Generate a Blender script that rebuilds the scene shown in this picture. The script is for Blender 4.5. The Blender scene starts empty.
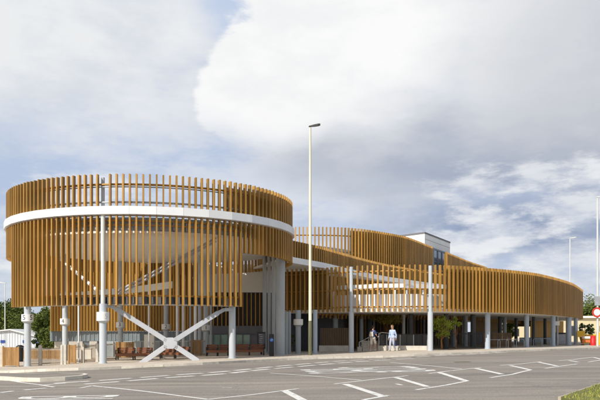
import bpy, bmesh, math, random
from mathutils import Vector, Matrix, noise as mnoise
random.seed(7)
PI = math.pi
scene = bpy.context.scene
col = scene.collection
F, HY, EYE = 730.0, 333.0, 1.6          # focal length (photo px), horizon row, eye height (m)

# ------------------------------------------------------------------ terrain
def lerp_pts(pts, x):
    if x <= pts[0][0]: return pts[0][1]
    if x >= pts[-1][0]: return pts[-1][1]
    for (a, va), (b, vb) in zip(pts, pts[1:]):
        if x <= b:
            t = (x-a)/(b-a); t = t*t*(3-2*t)
            return va+(vb-va)*t
GP = [(-40,-.35),(-14,-.12),(-9,.15),(-3.5,.28),(3,.36),(8,.48),(16,.56),(40,.5),(90,.3)]
def sstep(a, b, x):
    t = min(1, max(0, (x-a)/(b-a))); return t*t*(3-2*t)
def G(x, y):                              # pavement level
    return lerp_pts(GP, x)*sstep(4, 36, y)
def R(x, y): return G(x, y)-.11           # road level
def unproj(px, py, fn=None, dz=0.0):      # point of the terrain seen at a photo position
    fn = fn or R
    dx, dzr = (px-300)/F, (HY-py)/F
    y = 25.0
    for _ in range(60):
        g = fn(dx*y, y)+dz
        y2 = (g-EYE)/dzr if dzr < 0 else 200
        y = y*.5+min(200, max(3, y2))*.5
    return Vector((dx*y, y, fn(dx*y, y)+dz))
def X(px, y): return (px-300)/F*y
def Zp(py, y): return EYE+(HY-py)/F*y

# ------------------------------------------------------------------ materials
def srgb(r, g, b): 
    f = lambda c: ((c/255+.055)/1.055)**2.4 if c/255 > .04045 else c/255/12.92
    return (f(r), f(g), f(b), 1)
def mat(name, c, rough=.6, metal=0.0, var=0.0, nscale=6.0, island=0.0, bump=0.0, bscale=40, c2=None, coord='Object', spec=.5, stretch=None):
    m = bpy.data.materials.new(name); m.use_nodes = True
    nt = m.node_tree; N = nt.nodes; L = nt.links
    b = N['Principled BSDF']; b.inputs['Roughness'].default_value = rough; b.inputs['Metallic'].default_value = metal
    b.inputs['Specular IOR Level'].default_value = spec
    c = tuple(c[:3])+(1,)
    b.inputs['Base Color'].default_value = c
    tc = N.new('ShaderNodeTexCoord')
    src = tc.outputs[coord]
    if stretch:
        mp = N.new('ShaderNodeMapping'); mp.inputs['Scale'].default_value = stretch
        L.new(src, mp.inputs[0]); src = mp.outputs[0]
    if var or island or c2:
        n = N.new('ShaderNodeTexNoise'); n.inputs['Scale'].default_value = nscale; n.inputs['Detail'].default_value = 6
        n.inputs['Roughness'].default_value = .65
        L.new(src, n.inputs['Vector'])
        mx = N.new('ShaderNodeMix'); mx.data_type = 'RGBA'
        rp = N.new('ShaderNodeMapRange'); rp.inputs[1].default_value = .3; rp.inputs[2].default_value = .7
        L.new(n.outputs[0], rp.inputs[0]); L.new(rp.outputs[0], mx.inputs[0])
        cc = c2 if c2 else tuple(x*(1-var) for x in c[:3])+(1,)
        ca = c if c2 else tuple(min(1, x*(1+var)) for x in c[:3])+(1,)
        mx.inputs[6].default_value = tuple(cc[:3])+(1,); mx.inputs[7].default_value = tuple(ca[:3])+(1,)
        out = mx.outputs[2]
        if island:
            g = N.new('ShaderNodeNewGeometry')
            mr = N.new('ShaderNodeMapRange'); mr.inputs[3].default_value = 1-island; mr.inputs[4].default_value = 1+island
            L.new(g.outputs['Random Per Island'], mr.inputs[0])
            hv = N.new('ShaderNodeHueSaturation'); L.new(mr.outputs[0], hv.inputs['Value']); L.new(out, hv.inputs['Color'])
            out = hv.outputs[0]
        L.new(out, b.inputs['Base Color'])
    if bump:
        n2 = N.new('ShaderNodeTexNoise'); n2.inputs['Scale'].default_value = bscale; n2.inputs['Detail'].default_value = 4
        L.new(src, n2.inputs['Vector'])
        bp = N.new('ShaderNodeBump'); bp.inputs['Strength'].default_value = bump; bp.inputs['Distance'].default_value = .02
        L.new(n2.outputs[0], bp.inputs['Height']); L.new(bp.outputs[0], b.inputs['Normal'])
    return m
M = {}
M['gold'] = mat('gold_slat', (.43,.235,.052), .45, .25, .16, 1.3, .21, stretch=(1,1,.35))
M['gold_back'] = mat('bronze_backing', (.25,.150,.042), .55, .2, .14, .6, stretch=(1,1,.3))
M['gold_rail'] = mat('gold_rail', (.44,.25,.065), .5, .3, .1, 3)
M['white'] = mat('white_panel', (.80,.81,.82), .45, 0, .05, .8)
M['fascia'] = mat('white_fascia', (.82,.83,.84), .38, 0, .06, .7, .035)
M['soffit'] = mat('soffit_panel', (.82,.79,.73), .7, 0, .07, .35)
M['column'] = mat('column_paint', (.48,.52,.56), .4, 0, .10, 1.5, stretch=(1,1,.25))
M['column_b'] = mat('blue_grey_column_paint', (.42,.49,.57), .4, 0, .10, 1.5, stretch=(1,1,.25))
M['column_g'] = mat('grey_column_paint', (.37,.40,.42), .45, 0, .12, 1.5, stretch=(1,1,.25))
M['galv'] = mat('galvanised_steel', (.40,.42,.44), .5, .3, .20, 5)
M['brace'] = mat('brace_paint', (.44,.46,.49), .42, 0, .07, 2)
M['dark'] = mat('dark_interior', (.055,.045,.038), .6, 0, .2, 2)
M['dark_navy'] = mat('dark_navy_cladding', (.050,.056,.078), .35, 0, .25, 1.5)
M['dark_col'] = mat('dark_column_paint', (.07,.08,.09), .45, 0, .1, 2)
M['greywall'] = mat('grey_wall_panel', (.16,.16,.175), .6, 0, .08, 1.2)
M['greymetal'] = mat('grey_sheet_cladding', (.27,.32,.35), .5, .1, .10, 2, .1)
M['cream'] = mat('cream_panel', (.80,.76,.68), .75, 0, .06, 1.5)
M['door'] = mat('grey_door', (.22,.27,.31), .5, 0, .08, 3)
M['digit'] = mat('black_lettering', (.02,.02,.022), .5)
M['faint'] = mat('pale_lettering', (.55,.56,.57), .5)
M['collar'] = mat('white_collar', (.80,.80,.79), .4, 0, .04, 4)
M['concrete'] = mat('pale_concrete', (.56,.53,.47), .85, 0, .16, 2.2, bump=.3, bscale=30)
M['kerb'] = mat('kerb_stone', (.66,.61,.52), .85, 0, .18, 3.0, .12, bump=.3, bscale=30)
M['wood'] = mat('bench_wood', (.22,.082,.034), .6, 0, .30, 5, .12, stretch=(.5,.5,4))
M['oak'] = mat('oak_boards', (.34,.19,.068), .75, 0, .25, 2.5, .18, stretch=(2,2,.4))
M['darkwood'] = mat('dark_stained_boards', (.12,.07,.032), .65, 0, .3, 3, .2, stretch=(2,2,.4))
M['railing'] = mat('brown_railing', (.20,.145,.09), .6, .1, .2, 4)
M['black'] = mat('black_metal', (.022,.022,.024), .45, .2, .15, 4)
M['steel'] = mat('stainless_steel', (.52,.53,.54), .32, .75, .1, 5)
M['lampp'] = mat('lamp_paint_cream', (.72,.71,.55), .5, 0, .07, 2, stretch=(1,1,.2))
M['lampbase'] = mat('lamp_base_olive', (.115,.115,.062), .6, 0, .2, 2, stretch=(1,1,.3))
M['lampgrey'] = mat('lamp_paint_grey', (.62,.64,.62), .5, 0, .06, 2)
M['lamphead'] = mat('lamp_head_dark', (.06,.06,.055), .5, .2, .1, 3)
M['skin'] = mat('skin', (.52,.30,.21), .55, 0, .05, 9)
M['navy'] = mat('navy_cloth', (.030,.060,.20), .85, 0, .2, 14)
M['creamcloth'] = mat('cream_cloth', (.62,.57,.50), .85, 0, .12, 12)
M['bluecloth'] = mat('light_blue_cloth', (.42,.53,.76), .85, 0, .10, 12)
M['lilac'] = mat('pale_grey_blue_cloth', (.42,.45,.55), .85, 0, .12, 12)
M['hair_d'] = mat('dark_hair', (.035,.02,.013), .6, 0, .3, 30)
M['hair_b'] = mat('blond_hair', (.36,.22,.09), .6, 0, .3, 30)
M['shoe'] = mat('pale_shoes', (.5,.48,.45), .7, 0, .1, 9)
M['eye'] = mat('eye_dark', (.02,.015,.01), .3)
M['lip'] = mat('lip', (.4,.14,.12), .5)
M['bag'] = mat('dark_blue_bag', (.02,.03,.11), .7, 0, .2, 8)
M['bark'] = mat('bark', (.11,.075,.045), .9, 0, .3, 6, bump=.5, bscale=12)
M['bark_o'] = mat('orange_brown_bark', (.26,.115,.04), .9, 0, .3, 6, bump=.5, bscale=12)
def leafmat(name, a, b):
    m = mat(name, a, .65, 0, 0, .25, .35, c2=b)
    m.node_tree.nodes['Principled BSDF'].inputs['Specular IOR Level'].default_value = .25
    return m
M['leaf'] = leafmat('broad_leaves', (.125,.150,.028), (.050,.082,.014))
M['leaf_dark'] = leafmat('dark_leaves', (.055,.085,.020), (.022,.042,.010))
M['leaf_bright'] = leafmat('lime_leaves', (.34,.40,.045), (.15,.20,.025))
M['leaf_yel'] = leafmat('yellowing_leaves', (.52,.40,.08), (.26,.23,.05))
M['red'] = mat('red_plastic', (.62,.02,.025), .4, 0, .1, 4)
M['signred'] = mat('red_sign_ring', (.55,.05,.035), .4)
M['yellow'] = mat('yellow_board', (.80,.48,.03), .5, 0, .06, 3)
M['orange'] = mat('orange_plastic', (.75,.20,.06), .5, 0, .1, 3)
M['beige'] = mat('beige_render', (.62,.54,.36), .85, 0, .06, .5)
M['shedwhite'] = mat('shed_sheet_cladding', (.60,.63,.67), .5, .1, .07, 1, .05)
M['shedroof'] = mat('shed_roof_sheet', (.66,.67,.66), .6, 0, .06, 1)
M['bluewin'] = mat('blue_window_glass', (.03,.07,.28), .2)
M['bluedisc'] = mat('blue_disc', (.03,.16,.60), .35)
M['paint'] = mat('road_paint', (.72,.72,.70), .7, 0, .0, 9)
def glass(name, c, rough=.06):
    m = mat(name, c, rough, 0, .12, 1.2); m.node_tree.nodes['Principled BSDF'].inputs['Specular IOR Level'].default_value = .8
    return m
M['glass_g'] = glass('pale_green_glass', (.27,.41,.36))
M['glass_p'] = glass('pale_grey_glass', (.40,.45,.47), .15)
M['glass_b'] = glass('blue_window_pane', (.13,.21,.36))
M['glass_d'] = glass('dark_glass', (.035,.035,.04), .08)
M['screen'] = glass('display_screen_glass', (.045,.06,.09), .12)
# road paint worn away in places
def wear(m, under):
    nt = m.node_tree; N = nt.nodes; L = nt.links; b = N['Principled BSDF']
    tc = N.new('ShaderNodeTexCoord'); n = N.new('ShaderNodeTexNoise'); n.inputs['Scale'].default_value = 5; n.inputs['Detail'].default_value = 8; n.inputs['Roughness'].default_value = .8
    L.new(tc.outputs['Object'], n.inputs[0]); r = N.new('ShaderNodeMapRange'); r.inputs[1].default_value = .36; r.inputs[2].default_value = .48
    L.new(n.outputs[0], r.inputs[0]); mx = N.new('ShaderNodeMix'); mx.data_type = 'RGBA'; L.new(r.outputs[0], mx.inputs[0])
    mx.inputs[6].default_value = under; mx.inputs[7].default_value = (.74,.73,.69,1); L.new(mx.outputs[2], b.inputs['Base Color'])
wear(M['paint'], (.36,.34,.31,1))
# asphalt
M['kerb_low'] = mat('weathered_verge_kerb', (.36,.31,.24), .9, 0, .25, 3, .1)
def asphalt():
    m = bpy.data.materials.new('old_asphalt'); m.use_nodes = True
    nt = m.node_tree; N = nt.nodes; L = nt.links; b = N['Principled BSDF']; b.inputs['Roughness'].default_value = .88
    b.inputs['Specular IOR Level'].default_value = .3
    tc = N.new('ShaderNodeTexCoord')
    def noise(scale, det=5, st=None, ro=.6):
        n = N.new('ShaderNodeTexNoise'); n.inputs['Scale'].default_value = scale; n.inputs['Detail'].default_value = det; n.inputs['Roughness'].default_value = ro
        if st:
            mp = N.new('ShaderNodeMapping'); mp.inputs['Scale'].default_value = st; mp.inputs['Rotation'].default_value = (0,0,math.radians(-12))
            L.new(tc.outputs['Object'], mp.inputs[0]); L.new(mp.outputs[0], n.inputs[0])
        else: L.new(tc.outputs['Object'], n.inputs[0])
        return n
    def mixc(fac, a, b_, lo=.35, hi=.65):
        r = N.new('ShaderNodeMapRange'); r.inputs[1].default_value = lo; r.inputs[2].default_value = hi; L.new(fac, r.inputs[0])
        mx = N.new('ShaderNodeMix'); mx.data_type = 'RGBA'; L.new(r.outputs[0], mx.inputs[0])
        for i, v in ((6, a), (7, b_)):
            if isinstance(v, tuple): mx.inputs[i].default_value = v
            else: L.new(v, mx.inputs[i])
        return mx.outputs[2]
    big = mixc(noise(.16, 4, (.35,1.6,1)).outputs[0], (.235,.210,.182,1), (.335,.297,.250,1))
    mid = mixc(noise(.8, 6, (.3,2.2,1)).outputs[0], (.190,.176,.160,1), big, .22, .58)
    g = noise(22, 3, None, .8)
    mul = N.new('ShaderNodeMix'); mul.data_type = 'RGBA'; mul.blend_type = 'MULTIPLY'; mul.inputs[0].default_value = 1
    r = N.new('ShaderNodeMapRange'); r.inputs[1].default_value = .3; r.inputs[2].default_value = .7; r.inputs[3].default_value = .72; r.inputs[4].default_value = 1.28
    L.new(g.outputs[0], r.inputs[0]); L.new(mid, mul.inputs[6]); L.new(r.outputs[0], mul.inputs[7])
    v = N.new('ShaderNodeTexVoronoi'); v.feature = 'DISTANCE_TO_EDGE'; v.inputs['Scale'].default_value = .11
    dn = noise(.9, 5); ad = N.new('ShaderNodeVectorMath'); ad.operation = 'MULTIPLY_ADD'; ad.inputs[1].default_value = (2.5,2.5,0)
    L.new(dn.outputs['Color'], ad.inputs[0]); L.new(tc.outputs['Object'], ad.inputs[2]); L.new(ad.outputs[0], v.inputs['Vector'])
    cr = N.new('ShaderNodeMapRange'); cr.inputs[1].default_value = .0; cr.inputs[2].default_value = .0045; cr.inputs[3].default_value = .78; L.new(v.outputs[0], cr.inputs[0])
    st = noise(.55, 7, (.06,1.9,1), .7); sr = N.new('ShaderNodeMapRange'); sr.inputs[1].default_value = .50; sr.inputs[2].default_value = .66; sr.inputs[3].default_value = 1.0; sr.inputs[4].default_value = .80; L.new(st.outputs[0], sr.inputs[0])
    oi = noise(1.7, 2); orr = N.new('ShaderNodeMapRange'); orr.inputs[1].default_value = .70; orr.inputs[2].default_value = .78; orr.inputs[3].default_value = 1.0; orr.inputs[4].default_value = .74; L.new(oi.outputs[0], orr.inputs[0])
    pr_ = N.new('ShaderNodeMath'); pr_.operation = 'MULTIPLY'; L.new(sr.outputs[0], pr_.inputs[0]); L.new(orr.outputs[0], pr_.inputs[1])
    m3 = N.new('ShaderNodeMix'); m3.data_type = 'RGBA'; m3.blend_type = 'MULTIPLY'; m3.inputs[0].default_value = 1
    L.new(mul.outputs[2], m3.inputs[6]); L.new(pr_.outputs[0], m3.inputs[7])
    m2 = N.new('ShaderNodeMix'); m2.data_type = 'RGBA'; m2.blend_type = 'MULTIPLY'; m2.inputs[0].default_value = 1
    L.new(m3.outputs[2], m2.inputs[6]); L.new(cr.outputs[0], m2.inputs[7])
    L.new(m2.outputs[2], b.inputs['Base Color'])
    bp = N.new('ShaderNodeBump'); bp.inputs['Strength'].default_value = .35; bp.inputs['Distance'].default_value = .01
    L.new(g.outputs[0], bp.inputs['Height']); L.new(bp.outputs[0], b.inputs['Normal'])
    return m
M['asphalt'] = asphalt()
def paving():
    m = mat('pavement_slabs', (.60,.53,.44), .85, 0, .12, 1.0, bump=.2, bscale=25)
    nt = m.node_tree; N = nt.nodes; L = nt.links; b = N['Principled BSDF']
    old = b.inputs['Base Color'].links[0].from_socket
    tc = N.new('ShaderNodeTexCoord'); br = N.new('ShaderNodeTexBrick'); br.inputs['Scale'].default_value = 1.1
    br.inputs['Color1'].default_value = (1,1,1,1); br.inputs['Color2'].default_value = (.86,.86,.85,1); br.inputs['Mortar'].default_value = (.6,.58,.55,1)
    br.inputs['Mortar Size'].default_value = .012
    L.new(tc.outputs['Object'], br.inputs['Vector'])
    mx = N.new('ShaderNodeMix'); mx.data_type = 'RGBA'; mx.blend_type = 'MULTIPLY'; mx.inputs[0].default_value = 1
    L.new(old, mx.inputs[6]); L.new(br.outputs[0], mx.inputs[7]); L.new(mx.outputs[2], b.inputs['Base Color'])
    return m
M['paving'] = paving()
M['grass_soil'] = mat('verge_grass_soil', (.20,.19,.055), .95, 0, 0, 1.2, c2=(.10,.125,.03), bump=.6, bscale=30)
M['grassblade'] = leafmat('grass_blades', (.36,.34,.085), (.16,.21,.035))
M['land'] = mat('distant_ground', (.13,.13,.075), .95, 0, .25, .05)

# ------------------------------------------------------------------ mesh builder
class MB:
    def __init__(s): s.v = []; s.f = []; s.m = []; s.mats = []; s.sm = []
    def mi(s, m):
        if m not in s.mats: s.mats.append(m)
        return s.mats.index(m)
    def add(s, vs, fs, m, smooth=False):
        b = len(s.v); s.v += [tuple(p) for p in vs]; k = s.mi(m)
        for f in fs: s.f.append(tuple(i+b for i in f)); s.m.append(k); s.sm.append(smooth)
    def box(s, c, size, m, rz=0, tilt=None):
        hx, hy, hz = (q/2 for q in size); cz, sz = math.cos(rz), math.sin(rz)
        vs = []
        for dz in (-hz, hz):
            for dx, dy in ((-hx,-hy),(hx,-hy),(hx,hy),(-hx,hy)):
                p = Vector((dx,dy,dz))
                if tilt: p = tilt @ p
                vs.append((c[0]+p.x*cz-p.y*sz, c[1]+p.x*sz+p.y*cz, c[2]+p.z))
        s.add(vs, [(3,2,1,0),(4,5,6,7),(0,1,5,4),(1,2,6,5),(2,3,7,6),(3,0,4,7)], m)
    def bar(s, a, b, w, d, m, up=Vector((0,1,0))):     # rectangular bar from a to b; d measured along 'up'
        a, b = Vector(a), Vector(b); t = (b-a).normalized(); u = up-t*up.dot(t); u.normalize(); r = t.cross(u)
        vs = []
        for p in (a, b):
            for i, j in ((-1,-1),(1,-1),(1,1),(-1,1)): vs.append(p+r*(i*w/2)+u*(j*d/2))
        s.add(vs, [(3,2,1,0),(4,5,6,7),(0,1,5,4),(1,2,6,5),(2,3,7,6),(3,0,4,7)], m)
    def tube(s, pts, r, m, n=10, caps=True):
        pts = [Vector(p) for p in pts]; rs = r if isinstance(r, (list, tuple)) else [r]*len(pts)
        vs = []; prev = None
        for i, p in enumerate(pts):
            t = (pts[min(i+1, len(pts)-1)]-pts[max(i-1, 0)]).normalized()
            if prev is None: a = Vector((0,0,1)) if abs(t.z) < .9 else Vector((1,0,0)); u = a.cross(t).normalized()
            else: u = (prev-t*prev.dot(t)).normalized()
            prev = u; w = t.cross(u)
            for k in range(n):
                q = 2*PI*k/n; vs.append(p+(u*math.cos(q)+w*math.sin(q))*rs[i])
        fs = [(i*n+k, i*n+(k+1)%n, (i+1)*n+(k+1)%n, (i+1)*n+k) for i in range(len(pts)-1) for k in range(n)]
        s.add(vs, fs, m, True)
        if caps: s.add(vs[:n], [tuple(reversed(range(n)))], m); s.add(vs[-n:], [tuple(range(n))], m)
    def cyl(s, c, r, z0, z1, m, n=16, r1=None): s.tube([(c[0],c[1],z0),(c[0],c[1],z1)], [r, r if r1 is None else r1], m, n)
    def ribbon(s, path, z0, z1, th, m, closed=False, smooth=False, joint=None):  # wall following a path, th metres thick towards the left of travel
        n = len(path); L_, R_ = [], []
        for i, p in enumerate(path):
            a = path[(i-1) % n] if closed or i else path[i]; b = path[(i+1) % n] if closed or i < n-1 else path[i]
            t = (Vector(b)-Vector(a)).normalized(); nn = Vector((-t.y, t.x))
            R_.append(Vector(p)); L_.append(Vector(p)+nn*th)
        zz0 = z0 if isinstance(z0, list) else [z0]*n; zz1 = z1 if isinstance(z1, list) else [z1]*n
        idx = range(n if closed else n-1)
        for i in idx:
            j = (i+1) % n
            vs = [(R_[i].x,R_[i].y,zz0[i]),(R_[j].x,R_[j].y,zz0[j]),(L_[j].x,L_[j].y,zz0[j]),(L_[i].x,L_[i].y,zz0[i]),
                  (R_[i].x,R_[i].y,zz1[i]),(R_[j].x,R_[j].y,zz1[j]),(L_[j].x,L_[j].y,zz1[j]),(L_[i].x,L_[i].y,zz1[i])]
            s.add(vs, [(3,2,1,0),(4,5,6,7),(0,1,5,4),(2,3,7,6)]+([(3,0,4,7)] if i == 0 and not closed else [])+([(1,2,6,5)] if i == n-2 and not closed else []), m, smooth)
    def prism(s, poly, z0, z1, m):
        n = len(poly); vs = [(p[0],p[1],z0) for p in poly]+[(p[0],p[1],z1) for p in poly]
        s.add(vs, [tuple(reversed(range(n))), tuple(range(n, 2*n))]+[(i,(i+1)%n,(i+1)%n+n,i+n) for i in range(n)], m)
    def text(s, body, m, fn, size=1.0):               # letters; fn maps flat (x, y, 0) to a 3-D point
        cu = bpy.data.curves.new('t', 'FONT'); cu.body = body; cu.size = size; cu.align_x = 'CENTER'; cu.align_y = 'CENTER'
        cu.resolution_u = 3
        o = bpy.data.objects.new('t', cu); col.objects.link(o)
        dg = bpy.context.evaluated_depsgraph_get(); me = bpy.data.meshes.new_from_object(o.evaluated_get(dg))
        bm = bmesh.new(); bm.from_mesh(me); bmesh.ops.triangulate(bm, faces=bm.faces)
        bmesh.ops.subdivide_edges(bm, edges=[e for e in bm.edges if e.calc_length() > size*.15], cuts=2)
        bmesh.ops.triangulate(bm, faces=bm.faces)
        s.add([fn(v.co.x, v.co.y) for v in bm.verts], [tuple(v.index for v in f.verts) for f in bm.faces], m)
        bm.free(); bpy.data.objects.remove(o); bpy.data.meshes.remove(me); bpy.data.curves.remove(cu)
    def build(s, name, parent=None, origin=None, bevel=0):
        me = bpy.data.meshes.new(name)
        o = bpy.data.objects.new(name, me)
        vs = s.v
        if origin is not None: vs = [(a-origin[0], b-origin[1], c-origin[2]) for a, b, c in vs]
        me.from_pydata(vs, [], s.f); me.update()
        for m in s.mats: me.materials.append(m)
        me.polygons.foreach_set('material_index', s.m); me.polygons.foreach_set('use_smooth', s.sm)
        col.objects.link(o)
        if origin is not None: o.location = origin
        if parent:
            o.parent = parent
            pl = Vector((0,0,0)); q = parent
            while q: pl += Vector(q.location); q = q.parent
            o.location = (Vector(origin) if origin is not None else Vector((0,0,0)))-pl
        if bevel:
            md = o.modifiers.new('b', 'BEVEL'); md.width = bevel; md.segments = 2; md.limit_method = 'ANGLE'
        return o
def tag(o, label=None, cat=None, group=None, kind=None):
    if label: o['label'] = label
    if cat: o['category'] = cat
    if group: o['group'] = group
    if kind: o['kind'] = kind
    return o
def empty(name, loc, label, cat, group=None, kind=None):
    o = bpy.data.objects.new(name, None); col.objects.link(o); o.location = loc; o.empty_display_size = .3
    return tag(o, label, cat, group, kind)
def copy_tree(o, parent=None):
    c = o.copy(); col.objects.link(c); c.parent = parent
    for ch in list(o.children): copy_tree(ch, c)
    return c
def spline(pts, step=.25):                           # Catmull-Rom through 2-D points, resampled evenly
    P = [Vector(p) for p in pts]; P = [P[0]*2-P[1]]+P+[P[-1]*2-P[-2]]; out = []
    for i in range(1, len(P)-2):
        for k in range(24):
            t = k/24; a, b, c, d = P[i-1], P[i], P[i+1], P[i+2]
            out.append(.5*((2*b)+(c-a)*t+(2*a-5*b+4*c-d)*t*t+(3*b-a-3*c+d)*t**3))
    out.append(P[-2]); return resample(out, step)
def resample(pts, step):
    L = [0]
    for a, b in zip(pts, pts[1:]): L.append(L[-1]+(b-a).length)
    n = max(2, int(round(L[-1]/step))); res = []; j = 0
    for k in range(n+1):
        s = L[-1]*k/n
        while j < len(L)-2 and L[j+1] < s: j += 1
        t = (s-L[j])/max(1e-6, L[j+1]-L[j]); res.append(pts[j].lerp(pts[j+1], t))
    return res
def pxpath(l, step=.25): return spline([(X(px, y), y) for px, y in l], step)
def screen(mb, path, z0, z1, w=.10, d=.20, m=None, jit=.0):    # one upright slat on each path point, set on edge
    for i, p in enumerate(path):
        a = path[max(0, i-1)]; b = path[min(len(path)-1, i+1)]; t = (b-a); ang = math.atan2(t.y, t.x)
        zb = z0+random.uniform(-jit, jit)
        mb.box((p.x, p.y, (zb+z1)/2), (w, d, z1-zb), m or M['gold'], ang+random.uniform(-.012,.012))
def offs(path, d):
    out = []
    for i, p in enumerate(path):
        t = (path[min(i+1, len(path)-1)]-path[max(i-1, 0)]).normalized(); out.append(p+Vector((-t.y, t.x))*d)
    return out

# ------------------------------------------------------------------ the setting
kc = [(0,371),(60,368.7),(120,366.3),(200,362.6),(260,359.6),(320,357),(420,354),(520,350),(600,347.5)]
KP = [(u.x, u.y) for u in (unproj(px, py, G) for px, py in kc)]
KP = [(KP[0][0]-60, KP[0][1]+6)]+[(KP[0][0]-12, KP[0][1]+.8)]+KP+[(KP[-1][0]+30, KP[-1][1]+30),(KP[-1][0]+90, KP[-1][1]+80)]
KS = spline(KP, 1.0)
def K(x):
    if x <= KS[0].x: return KS[0].y
    for a, b in zip(KS, KS[1:]):
        if x <= b.x: return a.y+(b.y-a.y)*(x-a.x)/max(1e-6, b.x-a.x)
    return KS[-1].y
xs = [x*.5 for x in range(-60, 81)]; xs = [-74,-60,-48,-38]+xs+[44,50,60,75,90,105]
xs = [x for x in sorted(xs) if KS[0].x < x < KS[-1].x]
def sheet(name, rows, fz, m, kind='structure'):
    mb = MB(); n = len(xs); vs = []
    for r in rows:
        for x in xs: y = r(x); vs.append((x, y, fz(x, y)))
    fs = [(i*n+k, i*n+k+1, (i+1)*n+k+1, (i+1)*n+k) for i in range(len(rows)-1) for k in range(n-1)]
    mb.add(vs, fs, m, True); return tag(mb.build(name), kind=kind)
sheet('road', [(lambda x, t=t: -12+(K(x)+12)*t) for t in [i/34 for i in range(35)]], R, M['asphalt'])
sheet('pavement', [(lambda x, t=t: K(x)+.16+t) for t in (0,1,2,3,4,6,8,11,15,20,28,40,60)], lambda x, y: G(x, y)-.004, M['paving'])
mb = MB(); s_ = resample(KS, .92)
for a, b in zip(s_, s_[1:]):
    if a.x < -35 or b.x > 60: continue
    t = (b-a).normalized(); nn = Vector((-t.y, t.x)); g = .006
    A = a+t*g; B = b-t*g; vs = []
    for dz in (-.25, .004):
        for p, o_ in ((A, .0), (B, .0), (B, .16), (A, .16)):
            q = p+nn*o_; vs.append((q.x, q.y, G(q.x, q.y)+dz))
    mb.add(vs, [(3,2,1,0),(4,5,6,7),(0,1,5,4),(1,2,6,5),(2,3,7,6),(3,0,4,7)], M['kerb'])
tag(mb.build('kerb'), kind='structure')
mb = MB(); mb.add([(-900,-300,-.75),(900,-300,-.75),(900,1800,-.75),(-900,1800,-.75)], [(0,1,2,3)], M['land']); tag(mb.build('ground'), kind='structure')
# traffic island at the lower left
fr = [unproj(*p) for p in ((-160,375),(-60,378.4),(0,380.4),(20,381.7),(40,382),(65,380.8),(82,379.2),(88,377.9))]
bk = [unproj(*p) for p in ((85,377),(60,376.6),(0,376.3),(-60,375.2),(-160,373.4))]
mb = MB(); loop = [Vector((p.x, p.y)) for p in fr+bk]
cen = sum(loop, Vector((0,0)))/len(loop)
def ring_pts(k): return [(cen+(p-cen)*1.0, p) for p in loop]
n = len(loop); lo = [(p.x, p.y, R(p.x,p.y)-.1) for p in loop]; hi = [(p.x, p.y, R(p.x,p.y)+.13) for p in loop]
inn = []
for i, p in enumerate(loop):
    t = (loop[(i+1)%n]-loop[i-1]).normalized(); q = p+Vector((-t.y, t.x))*.14; inn.append((q.x, q.y, R(q.x,q.y)+.13))
mb.add(lo+hi, [(i,(i+1)%n,(i+1)%n+n,i+n) for i in range(n)], M['kerb'])
mb.add(hi+inn, [(i,(i+1)%n,(i+1)%n+n,i+n) for i in range(n)], M['kerb'])
mb.add([(a,b,c-.01) for a,b,c in inn], [tuple(range(n))], M['asphalt'])
tag(mb.build('traffic_island'), kind='structure')

# road markings: thin painted sheets 5 mm above the asphalt
def paint_line(mb, A, B, w, dz=.005):
    a, b = (unproj(*A) if len(A) == 2 else A), (unproj(*B) if len(B) == 2 else B)
    a2, b2 = Vector((a.x,a.y)), Vector((b.x,b.y)); t = (b2-a2).normalized(); nn = Vector((-t.y, t.x))*w/2
    k = max(1, int((b2-a2).length/.5)); vs = []
    for i in range(k+1):
        p = a2.lerp(b2, i/k)
        for q in (p-nn, p+nn): vs.append((q.x, q.y, R(q.x, q.y)+dz))
    mb.add(vs, [(2*i, 2*i+2, 2*i+3, 2*i+1) for i in range(k)], M['paint'])
mb = MB()
row1 = [((66,381.2),(100-21,380.4))]
def poly_at(pts, s):
    L = 0
    for a, b in zip(pts, pts[1:]):
        d = (b-a).length
        if L+d >= s: return a.lerp(b, (s-L)/d)
        L += d
    return None
def dash_row(line, on, off, w, s0=0):
    P = [Vector((u.x, u.y)) for u in (unproj(*p) for p in line)]; P = spline([tuple(p) for p in P], .5); s = s0
    while True:
        a, b = poly_at(P, s), poly_at(P, s+on)
        if a is None or b is None: break
        paint_line(mb, Vector((a.x,a.y,0)), Vector((b.x,b.y,0)), w); s += on+off
dash_row([(54,383.5),(100,380.6),(160,376.3),(215,372.5),(260,368.2),(310,363.6),(370,359.6),(420,357),(480,353.9),(520,352)], 1.15, .34, .27)
dash_row([(60,385.8),(112,382.4),(165,378),(220,374.4),(262,369.8),(310,365.8),(372,361.0),(422,358)], 1.15, .34, .27, .75)
for A, B in (((0,393),(13,391.2)),((24,390.3),(46,388.2)),((42,385.4),(66,383.2))): paint_line(mb, A, B, .17)
tag(mb.build('lane_dashes'), kind='structure')
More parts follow.
